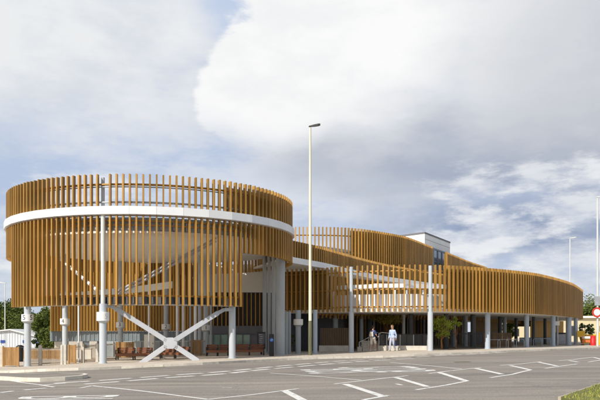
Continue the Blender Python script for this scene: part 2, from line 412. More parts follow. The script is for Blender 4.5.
mb = MB(); LINES = [
 ((0,379.5),(20,382.5),.12),((20,382.5),(40,385),.12),((40,385),(54,387.3),.12),
 ((92,386),(150,392.2),.12),((150,392.2),(208,399.6),.12),((208,399.6),(252,394.9),.11),((252,394.9),(299,388.8),.11),((284,390.6),(304,401),.22),
 ((270,373.2),(310,376),.10),((310,376),(361,380.4),.10),((334,384.2),(365,380.6),.11),((365,380.6),(408,375.8),.11),((345,384.2),(380,395.5),.22),((380,395.5),(384,397),.22),((363,400.2),(388,395.6),.13),
 ((390,362.6),(430,366),.10),((430,366),(462,369.2),.10),
 ((396,377.6),(428,387),.20),((416,390),(445,385.5),.12),((445,385.5),(468,381),.12),((439,372.6),(466,381),.20),((429,373.6),(455,370.4),.12),((455,370.4),(481,367.8),.12),
 ((476,368.6),(502,374.4),.19),((490,377.9),(512,374.6),.12),((512,374.6),(531,370),.12),((510,365.6),(530,370),.18),((500,365.6),(520,364.1),.12),((520,364.1),(541,361.9),.12),
 ((538,362.2),(557,366.2),.17),((545,368.6),(560,366.4),.12),((560,366.4),(577,364.2),.12),((569,360.7),(578,362.2),.15),((559,360.8),(574,359.6),.12),((574,359.6),(593,357.4),.12),((593,357.4),(602,359.6),.14),((588,362.2),(606,359.6),.12),
 ((92,386),(80,388.2),.12),((396,384),(402,385.3),.12),((222,388),(232,388),.08),
]
for A, B, w in LINES: paint_line(mb, A, B, w)
tag(mb.build('bus_bay_lines'), kind='structure')
mb = MB()
def road_text(body, px, py, sx, sy, ang):            # letters lie on the road, stretched along the lane
    c = unproj(px, py); ca, sa = math.cos(ang), math.sin(ang)
    def fn(x, y):
        X_, Y_ = y*sy, -x*sx
        wx, wy = c.x+X_*ca-Y_*sa, c.y+X_*sa+Y_*ca
        return (wx, wy, R(wx, wy)+.006)
    mb.text(body, M['paint'], fn, 1.0)
road_text('BUS', 338, 371, 1.5, 4.2, .16); road_text('STOP', 381, 369.6, 1.45, 4.4, .2); road_text('BUS', 52, 401, 1.5, 3.6, .05)
tag(mb.build('road_lettering'), kind='structure')
mb = MB()                                            # covers and repaired patches let into the road
for (px, py, w, d) in ((148,367.6,1.5,.5),(462,362,.7,.6)):
    c = unproj(px, py); vs = [(c.x+dx*w/2, c.y+dy*d/2, R(c.x+dx*w/2, c.y+dy*d/2)+.004) for dx, dy in ((-1,-1),(1,-1),(1,1),(-1,1))]
    mb.add(vs, [(0,1,2,3)], M['lampbase'])
tag(mb.build('manhole_covers'), kind='structure')
# grass verge, lower right
gp = [unproj(*p) for p in ((561,402),(579,395.5),(603,387.2),(640,380),(700,373))]
gp += [Vector((gp[-1].x+6, gp[-1].y-3, 0)), Vector((gp[-1].x+4, 6, 0)), Vector((gp[0].x+.4, 6, 0))]
mb = MB(); n = len(gp)
for i in range(5):
    pass
gl = [Vector((p.x,p.y)) for p in gp]
mb.add([(p.x,p.y,R(p.x,p.y)+.11) for p in gl]+[(p.x,p.y,R(p.x,p.y)-.1) for p in gl], [tuple(reversed(range(n)))]+[(i,(i+1)%n,(i+1)%n+n,i+n) for i in range(n)], M['grass_soil'])
tag(mb.build('verge'), kind='structure')
mb = MB()
for i in range(4):
    for a, b in ((gl[i], gl[i+1]),):
        L_ = (b-a).length; k = max(1, int(L_/.9)); t = (b-a)/L_; nn = Vector((-t.y, t.x))*-.07
        for j in range(k):
            A = a+t*(L_*j/k+.006)-t*0; B = a+t*(L_*(j+1)/k-.006)
            vs = [(q.x,q.y,R(q.x,q.y)+dz) for dz in (-.05,.114) for q in (A-nn*-0, B, B-nn, A-nn)]
            mb.add(vs, [(3,2,1,0),(4,5,6,7),(0,1,5,4),(1,2,6,5),(2,3,7,6),(3,0,4,7)], M['kerb_low'])
tag(mb.build('verge_kerb'), kind='structure')
from mathutils.geometry import intersect_point_tri_2d
def inside(p, poly):
    c = False; j = len(poly)-1
    for i in range(len(poly)):
        a, b = poly[i], poly[j]
        if (a.y > p.y) != (b.y > p.y) and p.x < (b.x-a.x)*(p.y-a.y)/(b.y-a.y)+a.x: c = not c
        j = i
    return c
mb = MB(); cnt = 0
x0, x1 = min(p.x for p in gl), max(p.x for p in gl); y0, y1 = min(p.y for p in gl), max(p.y for p in gl)
while cnt < 26000:
    p = Vector((random.uniform(x0, min(x1, x0+14)), random.uniform(max(y0, 12), y1)))
    if not inside(p, gl): continue
    cnt += 1
    if mnoise.noise(Vector((p.x*1.7, p.y*1.7, 3))) < -.25 and random.random() < .8: continue
    h = random.uniform(.03,.085); a = random.uniform(0, PI); w = random.uniform(.006,.014); z = R(p.x,p.y)+.108
    lx, ly = random.uniform(-.04,.04), random.uniform(-.04,.04)
    mb.add([(p.x-w*math.cos(a),p.y-w*math.sin(a),z),(p.x+w*math.cos(a),p.y+w*math.sin(a),z),(p.x+lx,p.y+ly,z+h)], [(0,1,2)], M['grassblade'])
tag(mb.build('grass'), 'short dry green grass on the verge', 'grass', kind='stuff')

# ------------------------------------------------------------------ the bus station
C0 = Vector((-8.66, 43.5)); RD = 8.12
def dpt(th, r=RD): return Vector((C0.x+r*math.sin(th), C0.y-r*math.cos(th)))     # th=0 faces the camera side
def dpx(th, r=RD): p = dpt(th, r); return 300+p.x/p.y*F
BS = empty('bus_station', (C0.x, C0.y, .2), 'large curved bus station wrapped in upright gold slats with a white ring band', 'building')
NS = 160; ths = [2*PI*i/NS-PI+.012 for i in range(NS)]
long_ = [t for t in ths if -1.30 < t < .99 and 13 < dpx(t) < 243.5]
lo_t, hi_t = min(long_), max(long_)
Z0, Z1, Z2 = 2.95, 5.85, 9.3
mb = MB()
for t in ths:
    p = dpt(t); lng = t in long_
    if abs(dpx(t)-103) < 2.0 and abs(t) < 1: continue
    for za, zb in ((7.755, Z2), ((Z0 if lng else Z1-.12), 7.29)):
        zb_ = zb+random.uniform(-.01,.01)
        mb.box((p.x, p.y, (za+zb_)/2), (.080, .20, zb_-za), M['gold'], t+random.uniform(-.015,.015))
scr = mb.build('slat_screen', BS); scr['label'] = 'drum shaped slat screen with a long skirt at the front'
def arc(a, b, r, n=None):
    n = n or max(8, int(abs(b-a)*r/.45)); return [dpt(a+(b-a)*i/n, r) for i in range(n+1)]
def rail(name, path, z, r, m, parent): 
    mb = MB(); mb.tube([(p.x,p.y,z) for p in path], r, m, 8); return mb.build(name, parent)
full = arc(-PI, PI-.001, RD-.17)
rail('rail', full, 8.84, .055, M['gold_rail'], scr); rail('rail', full, 8.72, .03, M['galv'], scr); rail('rail', full, 7.97, .05, M['galv'], scr)
rail('rail', full, 7.08, .05, M['gold_rail'], scr); rail('rail', full, 6.86, .04, M['gold_rail'], scr)
rail('rail', arc(lo_t, hi_t, RD-.17), 3.42, .045, M['gold_rail'], scr)
mb = MB(); NF = 40                                    # white ring, 40 straight panels
ring = [dpt(2*PI*i/NF+.05, RD+.22) for i in range(NF)]
for i in range(NF):
    a, b = ring[i], ring[(i+1)%NF]; t = (b-a).normalized(); nn = Vector((-t.y, t.x)); A, B = a+t*.006, b-t*.006
    Ai, Bi = A+nn*.46, B+nn*.46
    vs = [(A.x,A.y,7.34),(B.x,B.y,7.34),(Bi.x,Bi.y,7.30),(Ai.x,Ai.y,7.30),(A.x,A.y,7.73),(B.x,B.y,7.73),(Bi.x,Bi.y,7.75),(Ai.x,Ai.y,7.75)]
    mb.add(vs, [(3,2,1,0),(4,5,6,7),(0,1,5,4),(1,2,6,5),(2,3,7,6),(3,0,4,7)], M['fascia'])
mb.build('ring_fascia', BS)
mb = MB(); mb.ribbon(list(arc(-PI, PI, RD-.42, 120)), 6.62, 7.28, .1, M['galv'])
for i in range(80):
    p = dpt(2*PI*i/80, RD-.30); mb.box((p.x,p.y,6.95), (.05,.22,.6), M['galv'], 2*PI*i/80)
mb.build('deck_edge', BS)
mb = MB(); mb.prism([tuple(p) for p in arc(-PI, PI-.05, RD-.32, 96)], 6.5, 6.60, M['soffit']); 
mb.build('soffit', BS)
mb = MB(); mb.prism([tuple(p) for p in arc(-PI, PI-.05, RD-.55, 96)], 7.2, 7.3, M['greywall']); mb.build('roof_deck', BS)
# ring beam along the foot of the skirt
mb = MB(); mb.ribbon(list(arc(lo_t, hi_t, RD-.55, 60)), 3.02, 3.38, .12, M['column']); mb.ribbon(list(arc(lo_t, hi_t, RD-.2, 60)), 3.40, 3.44, .35, M['galv'])
k = 44
for i in range(k+1):
    t = lo_t+(hi_t-lo_t)*i/k; p = dpt(t, RD-.32); mb.box((p.x,p.y,3.2), (.09 if i % 3 else .22,.34,.34), M['galv'] if i % 4 else M['dark_col'], t)
mb.ribbon(list(arc(lo_t, hi_t, RD-.13, 60)), 2.955, 3.015, .5, M['galv'])
mb.build('ring_beam', BS)
# brown infill behind the upper slats at the right of the drum
ia = [t for t in ths if 222 < dpx(t, RD-.4) and 0 < t < 1.6]
mb = MB(); mb.ribbon(list(arc(min(ia), 2.2, RD-.36, 30)), 7.76, 9.08, .06, M['gold_back']); mb.ribbon(list(arc(.98, 2.2, RD-.24, 30)), 5.80, 7.28, .06, M['gold_back']); mb.build('infill_panel', BS)
# gold slatted rear wall seen under and through the drum
rear = spline([(X(51.5,50.3),50.3),(X(80,51.6),51.6),(X(120,52.6),52.6),(X(165,53.2),53.2),(X(205,53.0),53.0)], .21)
mb = MB(); screen(mb, rear, 1.72, 7.1, .15, .10, M['gold']); wl = mb.build('slatted_wall', BS)
mb = MB(); mb.ribbon(offs(rear, .06), 1.74, 7.1, .14, M['gold_back']); mb.build('backing', wl)
mb = MB(); mb.ribbon(offs(resample(rear, .5), .10), 1.02, 1.715, .12, M['greymetal'])
q = resample(rear, .30)
for p in q: mb.box((p.x, p.y+.09, 1.37), (.04,.03,.66), M['greymetal'])
mb.build('sheet_cladding', BS)
# cream ground floor with grey doors, left part; pale glass further right
def wallseg(mb, pa, ya, pb, yb, z0, z1, m, th=.12): mb.ribbon([Vector((X(pa,ya),ya)), Vector((X(pb,yb),yb))], z0, z1, th, m)
w2 = MB()
for a, b in ((55,62),(69,82.5),(90,97),(99.5,103)): 
    ya = 50.6+(a-52)*.035; yb = 50.6+(b-52)*.035; wallseg(w2, a, ya, b, yb, -.35, 1.0, M['cream'])
w2.build('wall', BS)
for a, b in ((62,69),(82.5,90),(97,99.5)):
    ya = 50.75+(a-52)*.035; yb = 50.75+(b-52)*.035; w3 = MB(); wallseg(w3, a, ya, b, yb, -.35, 1.0, M['door'], .06)
    dr = w3.build('door', BS); h = MB(); xx = X(b-1.4, yb); h.box((xx, yb-.07, .45), (.04,.06,.28), M['steel']); h.build('handle', dr)
for i in range(11):
    a = 104+i*9.3; b = a+9.1; ya = 52.4+(a-104)*.006; w3 = MB(); wallseg(w3, a, ya, b, ya+.05, -.1, 1.0, M['glass_p'], .04)
    for q in (a, b): w3.box((X(q,ya-.02), ya-.02, .45), (.05,.07,1.1), M['brace'])
    w3.build('window', BS)
for i in range(7):                                   # pale green shop glazing
    a = 206+i*7.4; b = a+7.2; w3 = MB(); wallseg(w3, a, 51.6, b, 51.6, .3, 1.48, M['glass_g'] if i not in (3, 6) else M['greywall'], .04)
    w3.box((X(b,51.6), 51.59, .9), (.07,.09,1.2), M['greywall']); w3.build('window', BS)
mb = MB(); wallseg(mb, 205, 51.8, 287, 51.8, 1.5, 2.1, M['greywall'], .2); wallseg(mb, 205, 52.3, 290, 52.3, -.1, 4.5, M['greywall'], .15)
mb.build('shop_wall', BS)
cur = [Vector((x, 52.0)) for x in [X(205,52)+i*.30 for i in range(int((X(264,52)-X(205,52))/.30)+1)]]
mb = MB(); screen(mb, cur, 2.1, 4.45, .075, .14, M['gold']); cs = mb.build('slat_screen', BS); cs['label'] = 'short slat curtain in shade over the shop glazing'
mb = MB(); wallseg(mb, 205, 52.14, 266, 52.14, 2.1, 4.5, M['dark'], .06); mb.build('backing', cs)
mb = MB(); wallseg(mb, 198, 51.95, 287, 51.95, 4.5, 6.48, M['soffit'], .15); mb.build('bulkhead', BS)
# white curved ramp edge inside the drum
mb = MB(); rp = pxpath([(60,46.5),(90,47.5),(120,48),(145,48.3),(172,48)], .4)
n_ = len(rp); mb.ribbon(rp, [3.7+.9*i/n_ for i in range(n_)], [4.1+.95*i/n_ for i in range(n_)], .15, M['white']); mb.build('ramp_edge', BS)
# diagonal struts in the drum
mb = MB(); mb.tube([(X(57,39.2),39.2,Zp(256,39.2)),(X(99,36.4),36.4,Zp(292,36.4))], .085, M['white'], 10); mb.build('strut', BS)
for dz in (0, -.17):
    mb = MB(); mb.tube([(X(116,36.3),36.3,Zp(292.5,36.3)+dz),(X(216,37.5),37.5,Zp(238,37.5)+dz)], .06, M['brace'], 8); mb.build('strut', BS)

# columns ----------------------------------------------------------------
def column(px, y, r, top, m='column', collar=None, digits=None, below=-.3, base=True, cm='collar', dm='digit', rings=True, ch=.36, n=20):
    x = X(px, y); g = G(x, y); mb = MB(); mb.cyl((x,y), r, g+below, top, M[m], n)
    if base: mb.cyl((x,y), r+.025, g-.05, g+.05, M[m], n)
    o = mb.build('column', BS)
    if collar:
        c = MB(); rc = r+.13; z0, z1 = collar-ch/2, collar+ch/2
        c.cyl((x,y), rc, z0, z1, M[cm], 28); c.tube([(x,y,z0-.1),(x,y,z0-.002)], [r+.01, rc-.04], M[m], 24)
        for dg, ang in (digits or []):
            c.text(dg, M[dm], lambda u, v, ang=ang: (x+(rc+.004)*math.sin(ang+u/rc), y-(rc+.004)*math.cos(ang+u/rc), collar+v), .36)
        c.build('number_collar', o)
    return o
column(27.5, 37.7, .17, 6.5, collar=2.38, digits=[('5',-.25),('5',1.0)])
column(65, 45.5, .17, 6.5, collar=2.32, digits=[('4',-.15)])
column(103, 35.0, .175, 3.0, collar=2.39, digits=[('5',-.75),('5',.75)], dm='faint', ch=.42)
o = column(103, 35.42, .105, 7.33, 'lampgrey', below=2.75, base=False); column(103, 35.72, .085, 9.2, 'column', below=7.1, base=False)
column(120.5, 50, .175, 6.5, collar=2.16, digits=[('3',.05)])
column(166, 50.5, .175, 6.5, collar=2.03, digits=[('2',.15)])
column(206, 49.5, .18, 6.5, collar=1.95, digits=[('1',.15)])
column(232.2, 37.9, .175, 2.95)
for px, y, r, tp in ((177.2,46,.085,6.5),(183.2,46.3,.085,6.5),(195.3,45.5,.085,6.5)): column(px, y, r, tp, 'white', n=14)
for px, y, r in ((190.3,50,.06),(199.6,46.4,.11),(211,51,.08)): column(px, y, r, 6.5, 'column', n=14)
for px, y, r, tp in ((78.6,41,.045,6.5),(148.8,41,.045,6.5)): column(px, y, r, tp, 'white', n=10)
# broad pale columns where the drum meets the long wing
column(264.6, 46.5, .13, 6.5, 'column_g', n=16); column(269.2, 45.2, .10, 6.5, 'column_g'); column(273.6, 44.6, .12, 6.5, 'column_g'); column(280.4, 42.4, .27, 6.4, 'column_g', n=28)
column(286.6, 44.5, .09, 2.9, 'column_g'); column(289.4, 44.8, .10, 2.9, 'column_g')
column(298.2, 45, .165, 3.0, 'column_g', collar=2.27, cm='soffit')
column(315.2, 44.2, .135, 3.0, 'column_b')
column(335.5, 52, .19, 3.0, 'column_b'); column(351.3, 46.62, .165, 2.93); o = column(351.3, 46.62, .115, 5.82, below=2.35, base=False)
column(361.6, 53, .13, 3.0, 'column_b'); column(403.6, 53.5, .11, 3.0, 'white'); column(411, 51, .16, 3.0, 'dark_col'); column(369, 55, .17, 3.0, 'dark_col')
column(430.3, 45.78, .17, 2.93); column(430.3, 45.78, .115, 5.82, below=2.3, base=False)
column(446, 51, .17, 3.0, 'dark_col'); column(454, 57, .16, 3.0, 'column_b'); column(465.5, 58, .17, 3.0, 'column_b')
column(473, 53, .18, 3.0, 'dark_col'); column(487.6, 48.9, .175, 3.0, 'column_b'); column(500, 60, .17, 3.0, 'dark_col'); column(504.5, 62, .17, 3.0, 'column_b')
column(526.6, 53.2, .17, 3.0, 'column_b'); column(533.6, 61, .13, 3.0, 'dark_col'); column(553, 57.8, .18, 3.0, 'column_b'); column(557.3, 60, .09, 3.0, 'galv')
column(568.6, 62.5, .23, 3.0, 'column_b'); column(575.7, 66.5, .17, 3.0, 'column_b'); column(516, 66, .15, 3.0, 'dark_col'); column(545, 68, .15, 3.0, 'dark_col')

# the X brace at the front of the drum -------------------------------------
by = 36.1
hub = (X(170.5,by), by, Zp(343.2,by))
mb = MB()
def pz(px, py, y=by): return Vector((X(px,y), y, Zp(py,y)))
def arm(a, b, w, d=.10): 
    mb.bar(a, b, w, d, M['brace'])
UL = [pz(103.5,305.6,35.5), pz(110.5,306.2,35.8), pz(116,308.6,35.95)]
arm(UL[0], UL[1], .17); arm(UL[1], UL[2]+(UL[2]-UL[1])*.1, .18); arm(UL[2], Vector(hub), .24)
UR = [pz(232,309.3,37.6), pz(224,309.8,37.3), pz(218,313,37.0)]
arm(UR[0], UR[1], .17); arm(UR[1], UR[2]+(UR[2]-UR[1])*.1, .18); arm(UR[2], Vector(hub), .24)
fl, fr2 = pz(140.5,364), pz(198.5,361.5); arm(Vector(hub), fl, .25); arm(Vector(hub), fr2, .25)
br = mb.build('brace', BS, bevel=.012)
mb = MB(); h = Vector(hub); nn = 8; pl = []
for k in range(nn):
    a = PI/8+k*PI/4; pl.append((h.x+.34*math.cos(a)*1.05, h.z+.30*math.sin(a)))
vs = [(x, by-.075, z) for x, z in pl]+[(x, by-.045, z) for x, z in pl]
mb.add(vs, [tuple(range(nn)), tuple(reversed(range(nn,2*nn)))]+[((i+1)%nn,i,i+nn,(i+1)%nn+nn) for i in range(nn)], M['brace']); mb.build('hub_plate', br)
for sx in (-1,1):
    for sz in (-1,1):
        for k in range(4):
            a = k*PI/2+.4; cx, cz = h.x+sx*(.26+.0)+.055*math.cos(a), h.z+sz*.17+.055*math.sin(a)
            mb = MB(); mb.tube([(cx,by-.10,cz),(cx,by-.07,cz)], .022, M['galv'], 8); mb.build('bolt', br)

# the long wing: front screen ------------------------------------------------
fpx = [(283,49.2),(300,48.7),(330,47.6),(350,46.6),(400,45.7),(440,45.9),(475,47.3),(510,49.6),(540,53),(570,61.9),(582,72.6)]
fp = pxpath(fpx, .33)
# closes round the far end
endp = fp[-1]; ext = spline([tuple(fp[-1]), (fp[-1].x+1.2, fp[-1].y+6), (fp[-1].x+.4, fp[-1].y+13), (fp[-1].x-4, fp[-1].y+18), (fp[-1].x-12, fp[-1].y+20)], .33)[1:]
allp = fp+ext
scrp = [p for p in allp if min(abs(300+p.x/p.y*F-351.3), abs(300+p.x/p.y*F-430.3)) > 2.3 or p.y > 60]
mb = MB(); screen(mb, scrp, Z0, Z1+.02, .080, .20); fs = mb.build('slat_screen', BS); fs['label'] = 'long curved slat screen of the wing over the pavement'
for z, r, m in ((5.5,.05,'gold_rail'),(4.35,.045,'gold_rail'),(3.25,.045,'gold_rail')):
    rail('rail', [p for p in offs(resample(allp, .8), .15)], z, r, M[m], fs)
def pxof(p): return 300+p.x/p.y*F
lp = [p for p in fp if pxof(p) < 330]
mb = MB(); mb.ribbon(offs(lp, .22), 3.0, 5.74, .06, M['gold_back']); mb.build('backing', fs); mb = MB()
rp_ = [p for p in allp if pxof(p) > 446 or p.y > 60]
mb.ribbon(offs(rp_, .22), 3.0, 5.70, .06, M['gold_back']); mb.build('backing', fs)
# deck and soffit of the wing
dp = [tuple(p) for p in resample(offs(allp, .2), 1.0)]
backl = [(X(440,76),76),(X(400,66),66),(X(350,60),60),(X(284,56),56)]
mb = MB(); mb.prism(dp+backl, 2.94, 3.14, M['soffit']); mb.build('soffit', BS)
# white parapet and handrail behind the open part of the screen
wp = [p for p in offs(fp, 1.5) if 333 < pxof(p) < 462]
wp2 = [p for p in offs(fp, 4.5) if 333 < pxof(p) < 470]
mb = MB(); mb.ribbon(wp, 3.15, 4.12, .12, M['white']); mb.build('parapet', BS)
mb = MB(); mb.ribbon(wp2, 4.72, 5.0, .3, M['white']); mb.ribbon(offs(wp2, .5), 3.15, 4.2, .1, M['white'])
for i in range(0, len(wp2), 9): mb.cyl(wp2[i]+Vector((0,.2)), .07, 3.15, 4.72, M['white'], 8)
mb.build('walkway_edge', BS)
mb = MB(); iw = pxpath([(300,53.2),(330,54.5),(360,58),(400,64),(440,70),(480,76)], .3)
screen(mb, iw, 3.15, 5.85, .12, .12); s2 = mb.build('slat_screen', BS); s2['label'] = 'inner slat screen under the curved white band'
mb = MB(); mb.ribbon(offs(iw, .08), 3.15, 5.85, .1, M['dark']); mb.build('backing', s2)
# the curved white band and the parapet screen above it
bp_ = pxpath([(287.5,43.0),(292,44.3),(310,46.3),(324,48),(338,50.4),(360,54.6),(380,58.5),(400,62),(440,69),(482,76)], .31)
mb = MB(); b2 = resample(bp_, 1.6)
mb.ribbon(b2, 5.86, 6.22, .3, M['fascia']); mb.build('curved_fascia', BS)
bs = offs(bp_, .12)
mb = MB(); screen(mb, bs, 6.0, 7.25, .10, .16); s3 = mb.build('slat_screen', BS); s3['label'] = 'low curved slat parapet above the white band'
mb = MB(); mb.ribbon(offs(bs, .16), 6.1, 7.12, .05, M['gold_back']); mb.build('backing', s3)
mb = MB(); rf = [tuple(p) for p in resample(offs(bp_, .3), 1.2)]+[(X(470,92),92),(X(400,84),84),(X(330,72),72),(X(285,66),66),(-4,52)]
mb.prism(rf, 5.92, 6.05, M['soffit']); mb.build('roof_deck', BS)
# the tallest curved screen at the back
ZA = 10.2
def za(y): return 8.6*F/(HY-y)
apx = [(284,227.2),(293,227),(320,227),(340,227.5),(355,228.5),(370,230.2),(395,234.4),(410,238.2),(432,247)]
ap = pxpath([(px, za(y)) for px, y in apx], .315)
mb = MB(); screen(mb, ap, 6.05, ZA, .105, .18)
s4 = mb.build('slat_screen', BS); s4['label'] = 'tallest curved slat screen around the roof deck'
mb = MB()
ap2 = pxpath([(px, za(y)) for px, y in [(446.5,252.3),(458,257),(470,261.8),(486,267)]], .315)
screen(mb, ap2, 6.05, ZA, .105, .18); mb.box((ap2[0].x-.05, ap2[0].y, 8.1), (.22,.5,4.2), M['gold'])
s4b = mb.build('slat_screen', BS); s4b['label'] = 'tapering slat screen right of the roof window'
mb = MB(); bk_ = [p for p in ap if pxof(p) > 349]
mb.ribbon(offs(bk_, .2), 6.05, ZA-.16, .06, M['gold_back']); mb.build('backing', s4)
mb = MB(); mb.ribbon(offs(ap2, .2), 6.05, ZA-.16, .06, M['gold_back']); mb.build('backing', s4b)
rail('rail', offs(ap, .16), 9.55, .05, M['gold_rail'], s4); rail('rail', offs(ap, .16), 8.2, .05, M['galv'], s4)
fb = [p for p in offs(ap, 6) if pxof(p) < 352]
mb = MB(); mb.ribbon(fb, 9.0, 9.4, .15, M['galv']); mb.ribbon(offs(fb, .5), 8.3, 8.5, .15, M['gold_rail']); mb.build('rear_rail', BS)
# white plant room on the roof, glazed through the gap in the screen
c_, r_, l_ = Vector((12.98,76)), Vector((17.3,84.2)), Vector((7.4,82.4)); b_ = r_+l_-c_
mb = MB(); mb.prism([tuple(c_), tuple(r_), tuple(b_), tuple(l_)], 6.1, 11.95, M['white']); pr = mb.build('roof_pavilion', BS)
mb = MB(); ce = (c_+b_)/2; mb.prism([tuple(ce+(p-ce)*1.012) for p in (c_, r_, b_, l_)], 11.95, 12.12, M['greywall']); mb.build('coping', pr)
t = (r_-c_); nrm = Vector((t.y, -t.x)).normalized()
mb = MB()
A = c_+t*.02+nrm*.004
for zz in (10.75, 11.4): 
    mb.bar((c_.x+nrm.x*.01,c_.y+nrm.y*.01,zz),(r_.x+nrm.x*.01,r_.y+nrm.y*.01,zz), .03, .03, M['greymetal'], Vector((nrm.x,nrm.y,0)))
mb.build('panel_joint', pr)
a0, a1 = .30, .80
p0, p1 = c_+t*a0+nrm*.02, c_+t*a1+nrm*.02
mb = MB()
for k in range(4):
    q = p0.lerp(p1, k/3)+nrm*.06; mb.box((q.x,q.y,9.2), (.12,.12,2.9), M['door'], math.atan2(t.y,t.x))
for zz in (7.9, 9.3, 10.62):
    mb.bar((p0.x+nrm.x*.05,p0.y+nrm.y*.05,zz),(p1.x+nrm.x*.05,p1.y+nrm.y*.05,zz), .12, .1, M['door'], Vector((nrm.x,nrm.y,0)))
wd = mb.build('window', pr)
mb = MB(); mb.add([(p0.x+nrm.x*.03,p0.y+nrm.y*.03,7.9),(p1.x+nrm.x*.03,p1.y+nrm.y*.03,7.9),(p1.x+nrm.x*.03,p1.y+nrm.y*.03,10.6),(p0.x+nrm.x*.03,p0.y+nrm.y*.03,10.6)], [(0,1,2,3)], M['glass_b'])
gg = mb.build('pane', BS); gg.parent = wd; gg.location = (0,0,0)
p2, p3 = p1+t*.02, p1+t*.14; mb = MB(); mb.ribbon([p2+nrm*.1, p3+nrm*.1], 7.5, 10.7, .12, M['gold_back']); mb.build('side_panel', pr)

# ground floor of the wing ----------------------------------------------------
core = pxpath([(286,50),(300,51.5),(318,53),(345,56),(380,60),(430,64),(462,68)], .6)
mb = MB(); mb.ribbon([p for p in core if pxof(p) < 347], -.1, 2.94, .15, M['dark_navy'])
mb.ribbon([p for p in core if pxof(p) > 343], -.1, 2.94, .15, M['dark']); mb.build('core_wall', BS)
mb = MB(); cc = [p for p in resample(core, .42) if pxof(p) > 347]
for i, p in enumerate(cc): mb.box((p.x, p.y-.10, 1.65), (.07 if i % 3 else .14,.1,2.5), (M['darkwood'], M['oak'], M['darkwood'], M['gold_rail'], M['galv'])[i % 5], 0)
cl = mb.build('wall_batten', BS)
hc = pxpath([(318,50.5),(350,52),(400,54.5),(440,57),(462,59),(480,64),(505,74),(527,84)], .34)
mb = MB(); screen(mb, hc, 2.62, 2.935, .09, .16, None, .05); mb.ribbon(offs(hc, .03), 2.84, 2.93, .05, M['gold_rail']); s5 = mb.build('slat_screen', BS); s5['label'] = 'short hanging slats under the soffit'
for (a, ya, b, yb, z0, z1, m) in ((457,69,463.4,69,1.7,2.93,'gold_rail'),(476,72,498,74,1.7,2.93,'gold_back'),(457,70.5,500,74.5,-.1,1.7,'dark_navy'),
                                  (531,80,563.5,82,1.1,2.93,'gold_rail'),(512,81,532,80.5,2.3,2.93,'darkwood'),(520,79.8,563.5,81.6,-.1,1.1,'greymetal')):
    mb = MB(); wallseg(mb, a, ya, b, yb, z0, z1, M[m]); mb.build('wall', BS)
mb = MB(); mb.box((X(557,59.6),59.6,Zp(323.4,59.6)), (.40,.1,.34), M['soffit']); mb.cyl((X(557.3,59.8),59.8), .04, Zp(323.4,59.6), Zp(323.4,59.6)+.02, M['galv'], 8)
mb.build('sign_panel', BS)
def gz(px, y): return G(X(px,y), y)
# plinth walls, steps, dark screens: parts of the station
def plinth(pa, ya, pb, yb, top, m='concrete', name='plinth', z0=-.3, th=.4):
    mb = MB(); n = 6; pts = [Vector((X(pa+(pb-pa)*i/n, ya+(yb-ya)*i/n), ya+(yb-ya)*i/n)) for i in range(n+1)]
    mb.ribbon(pts, z0, top, th, M[m]); return mb.build(name, BS)
plinth(319, 48.9, 348.5, 48.9, Zp(345.6,48.9)); plinth(357.5, 48.6, 362, 48.6, Zp(347,48.6)); plinth(379, 48.4, 427.2, 47.6, Zp(345.8,48))
for i in range(4):
    mb = MB(); x0_, x1_ = X(362.3,48.7), X(378.8,48.7); g = gz(370, 49); mb.box(((x0_+x1_)/2, 48.7+i*.3, g+.085+i*.17-.2), (x1_-x0_-.02, .3, .17+.4), M['concrete']); mb.build('step', BS)
plinth(320.5, 49.1, 348.2, 49.1, Zp(328,49.1), 'darkwood', 'board_screen', Zp(345.6,48.9)+.002, .1)
mb = MB()
for k in range(16):
    y_ = 49.06; xx = X(321+k*1.8, y_); mb.box((xx, y_-.0, (Zp(328,49.1)+Zp(345.6,48.9))/2), (.03,.06,1.15), M['railing'])
mb.build('batten', BS)
# glass balustrade on the plinth
for i in range(7):
    a, b = 380+i*6.7, 380+(i+1)*6.7; mb = MB(); y_ = 48.55
    zt, zb = Zp(334.8,y_), Zp(345.8,48)
    mb.box((X((a+b)/2,y_), y_, (zt+zb)/2), (X(b,y_)-X(a,y_)-.06, .02, zt-zb-.02), M['glass_d'])
    mb.box((X(a,y_), y_, (zt+zb)/2), (.05,.05,zt-zb), M['galv'] if i % 2 else M['black']); mb.box((X((a+b)/2,y_), y_, zt+.03), (X(b,y_)-X(a,y_),.06,.05), M['black']); mb.build('balustrade_panel', BS)
mb = MB(); mb.box((X(428,47.4),47.4,(Zp(335,47.4)+gz(428,47.4))/2), (.12,.14,Zp(335,47.4)-gz(428,47.4)), M['galv']); mb.build('balustrade_post', BS)
for px in (360.5, 379.5):                            # stair handrails in stainless tube
    mb = MB(); y_ = 48.1; g = gz(px, y_); x = X(px, y_); d = 1.5 if px < 370 else .5
    if px < 370:
        mb.tube([(x-.1,y_-.1,g),(x-.1,y_-.1,g+.62),(x+.25,y_-.05,g+.78),(x+1.15,y_+.7,g+1.25),(x+1.35,y_+.9,g+1.25),(x+1.35,y_+.9,g+.5)], .025, M['steel'], 8)
        mb.tube([(x-.1,y_-.1,g+.32),(x+1.15,y_+.7,g+.85)], .02, M['steel'], 8); mb.tube([(x+.55,y_+.3,g),(x+.55,y_+.3,g+.95)], .022, M['steel'], 8)
    else:
        mb.tube([(x-.05,y_,g),(x-.05,y_,g+1.15),(x+.15,y_+.02,g+1.22),(x+.6,y_+.05,g+1.18),(x+.72,y_+.05,g+1.02),(x+.72,y_+.05,g+.92)], .027, M['steel'], 8)
        mb.tube([(x+.1,y_+.6,g),(x+.1,y_+.6,g+1.2)], .03, M['steel'], 8)
    mb.build('handrail', BS)

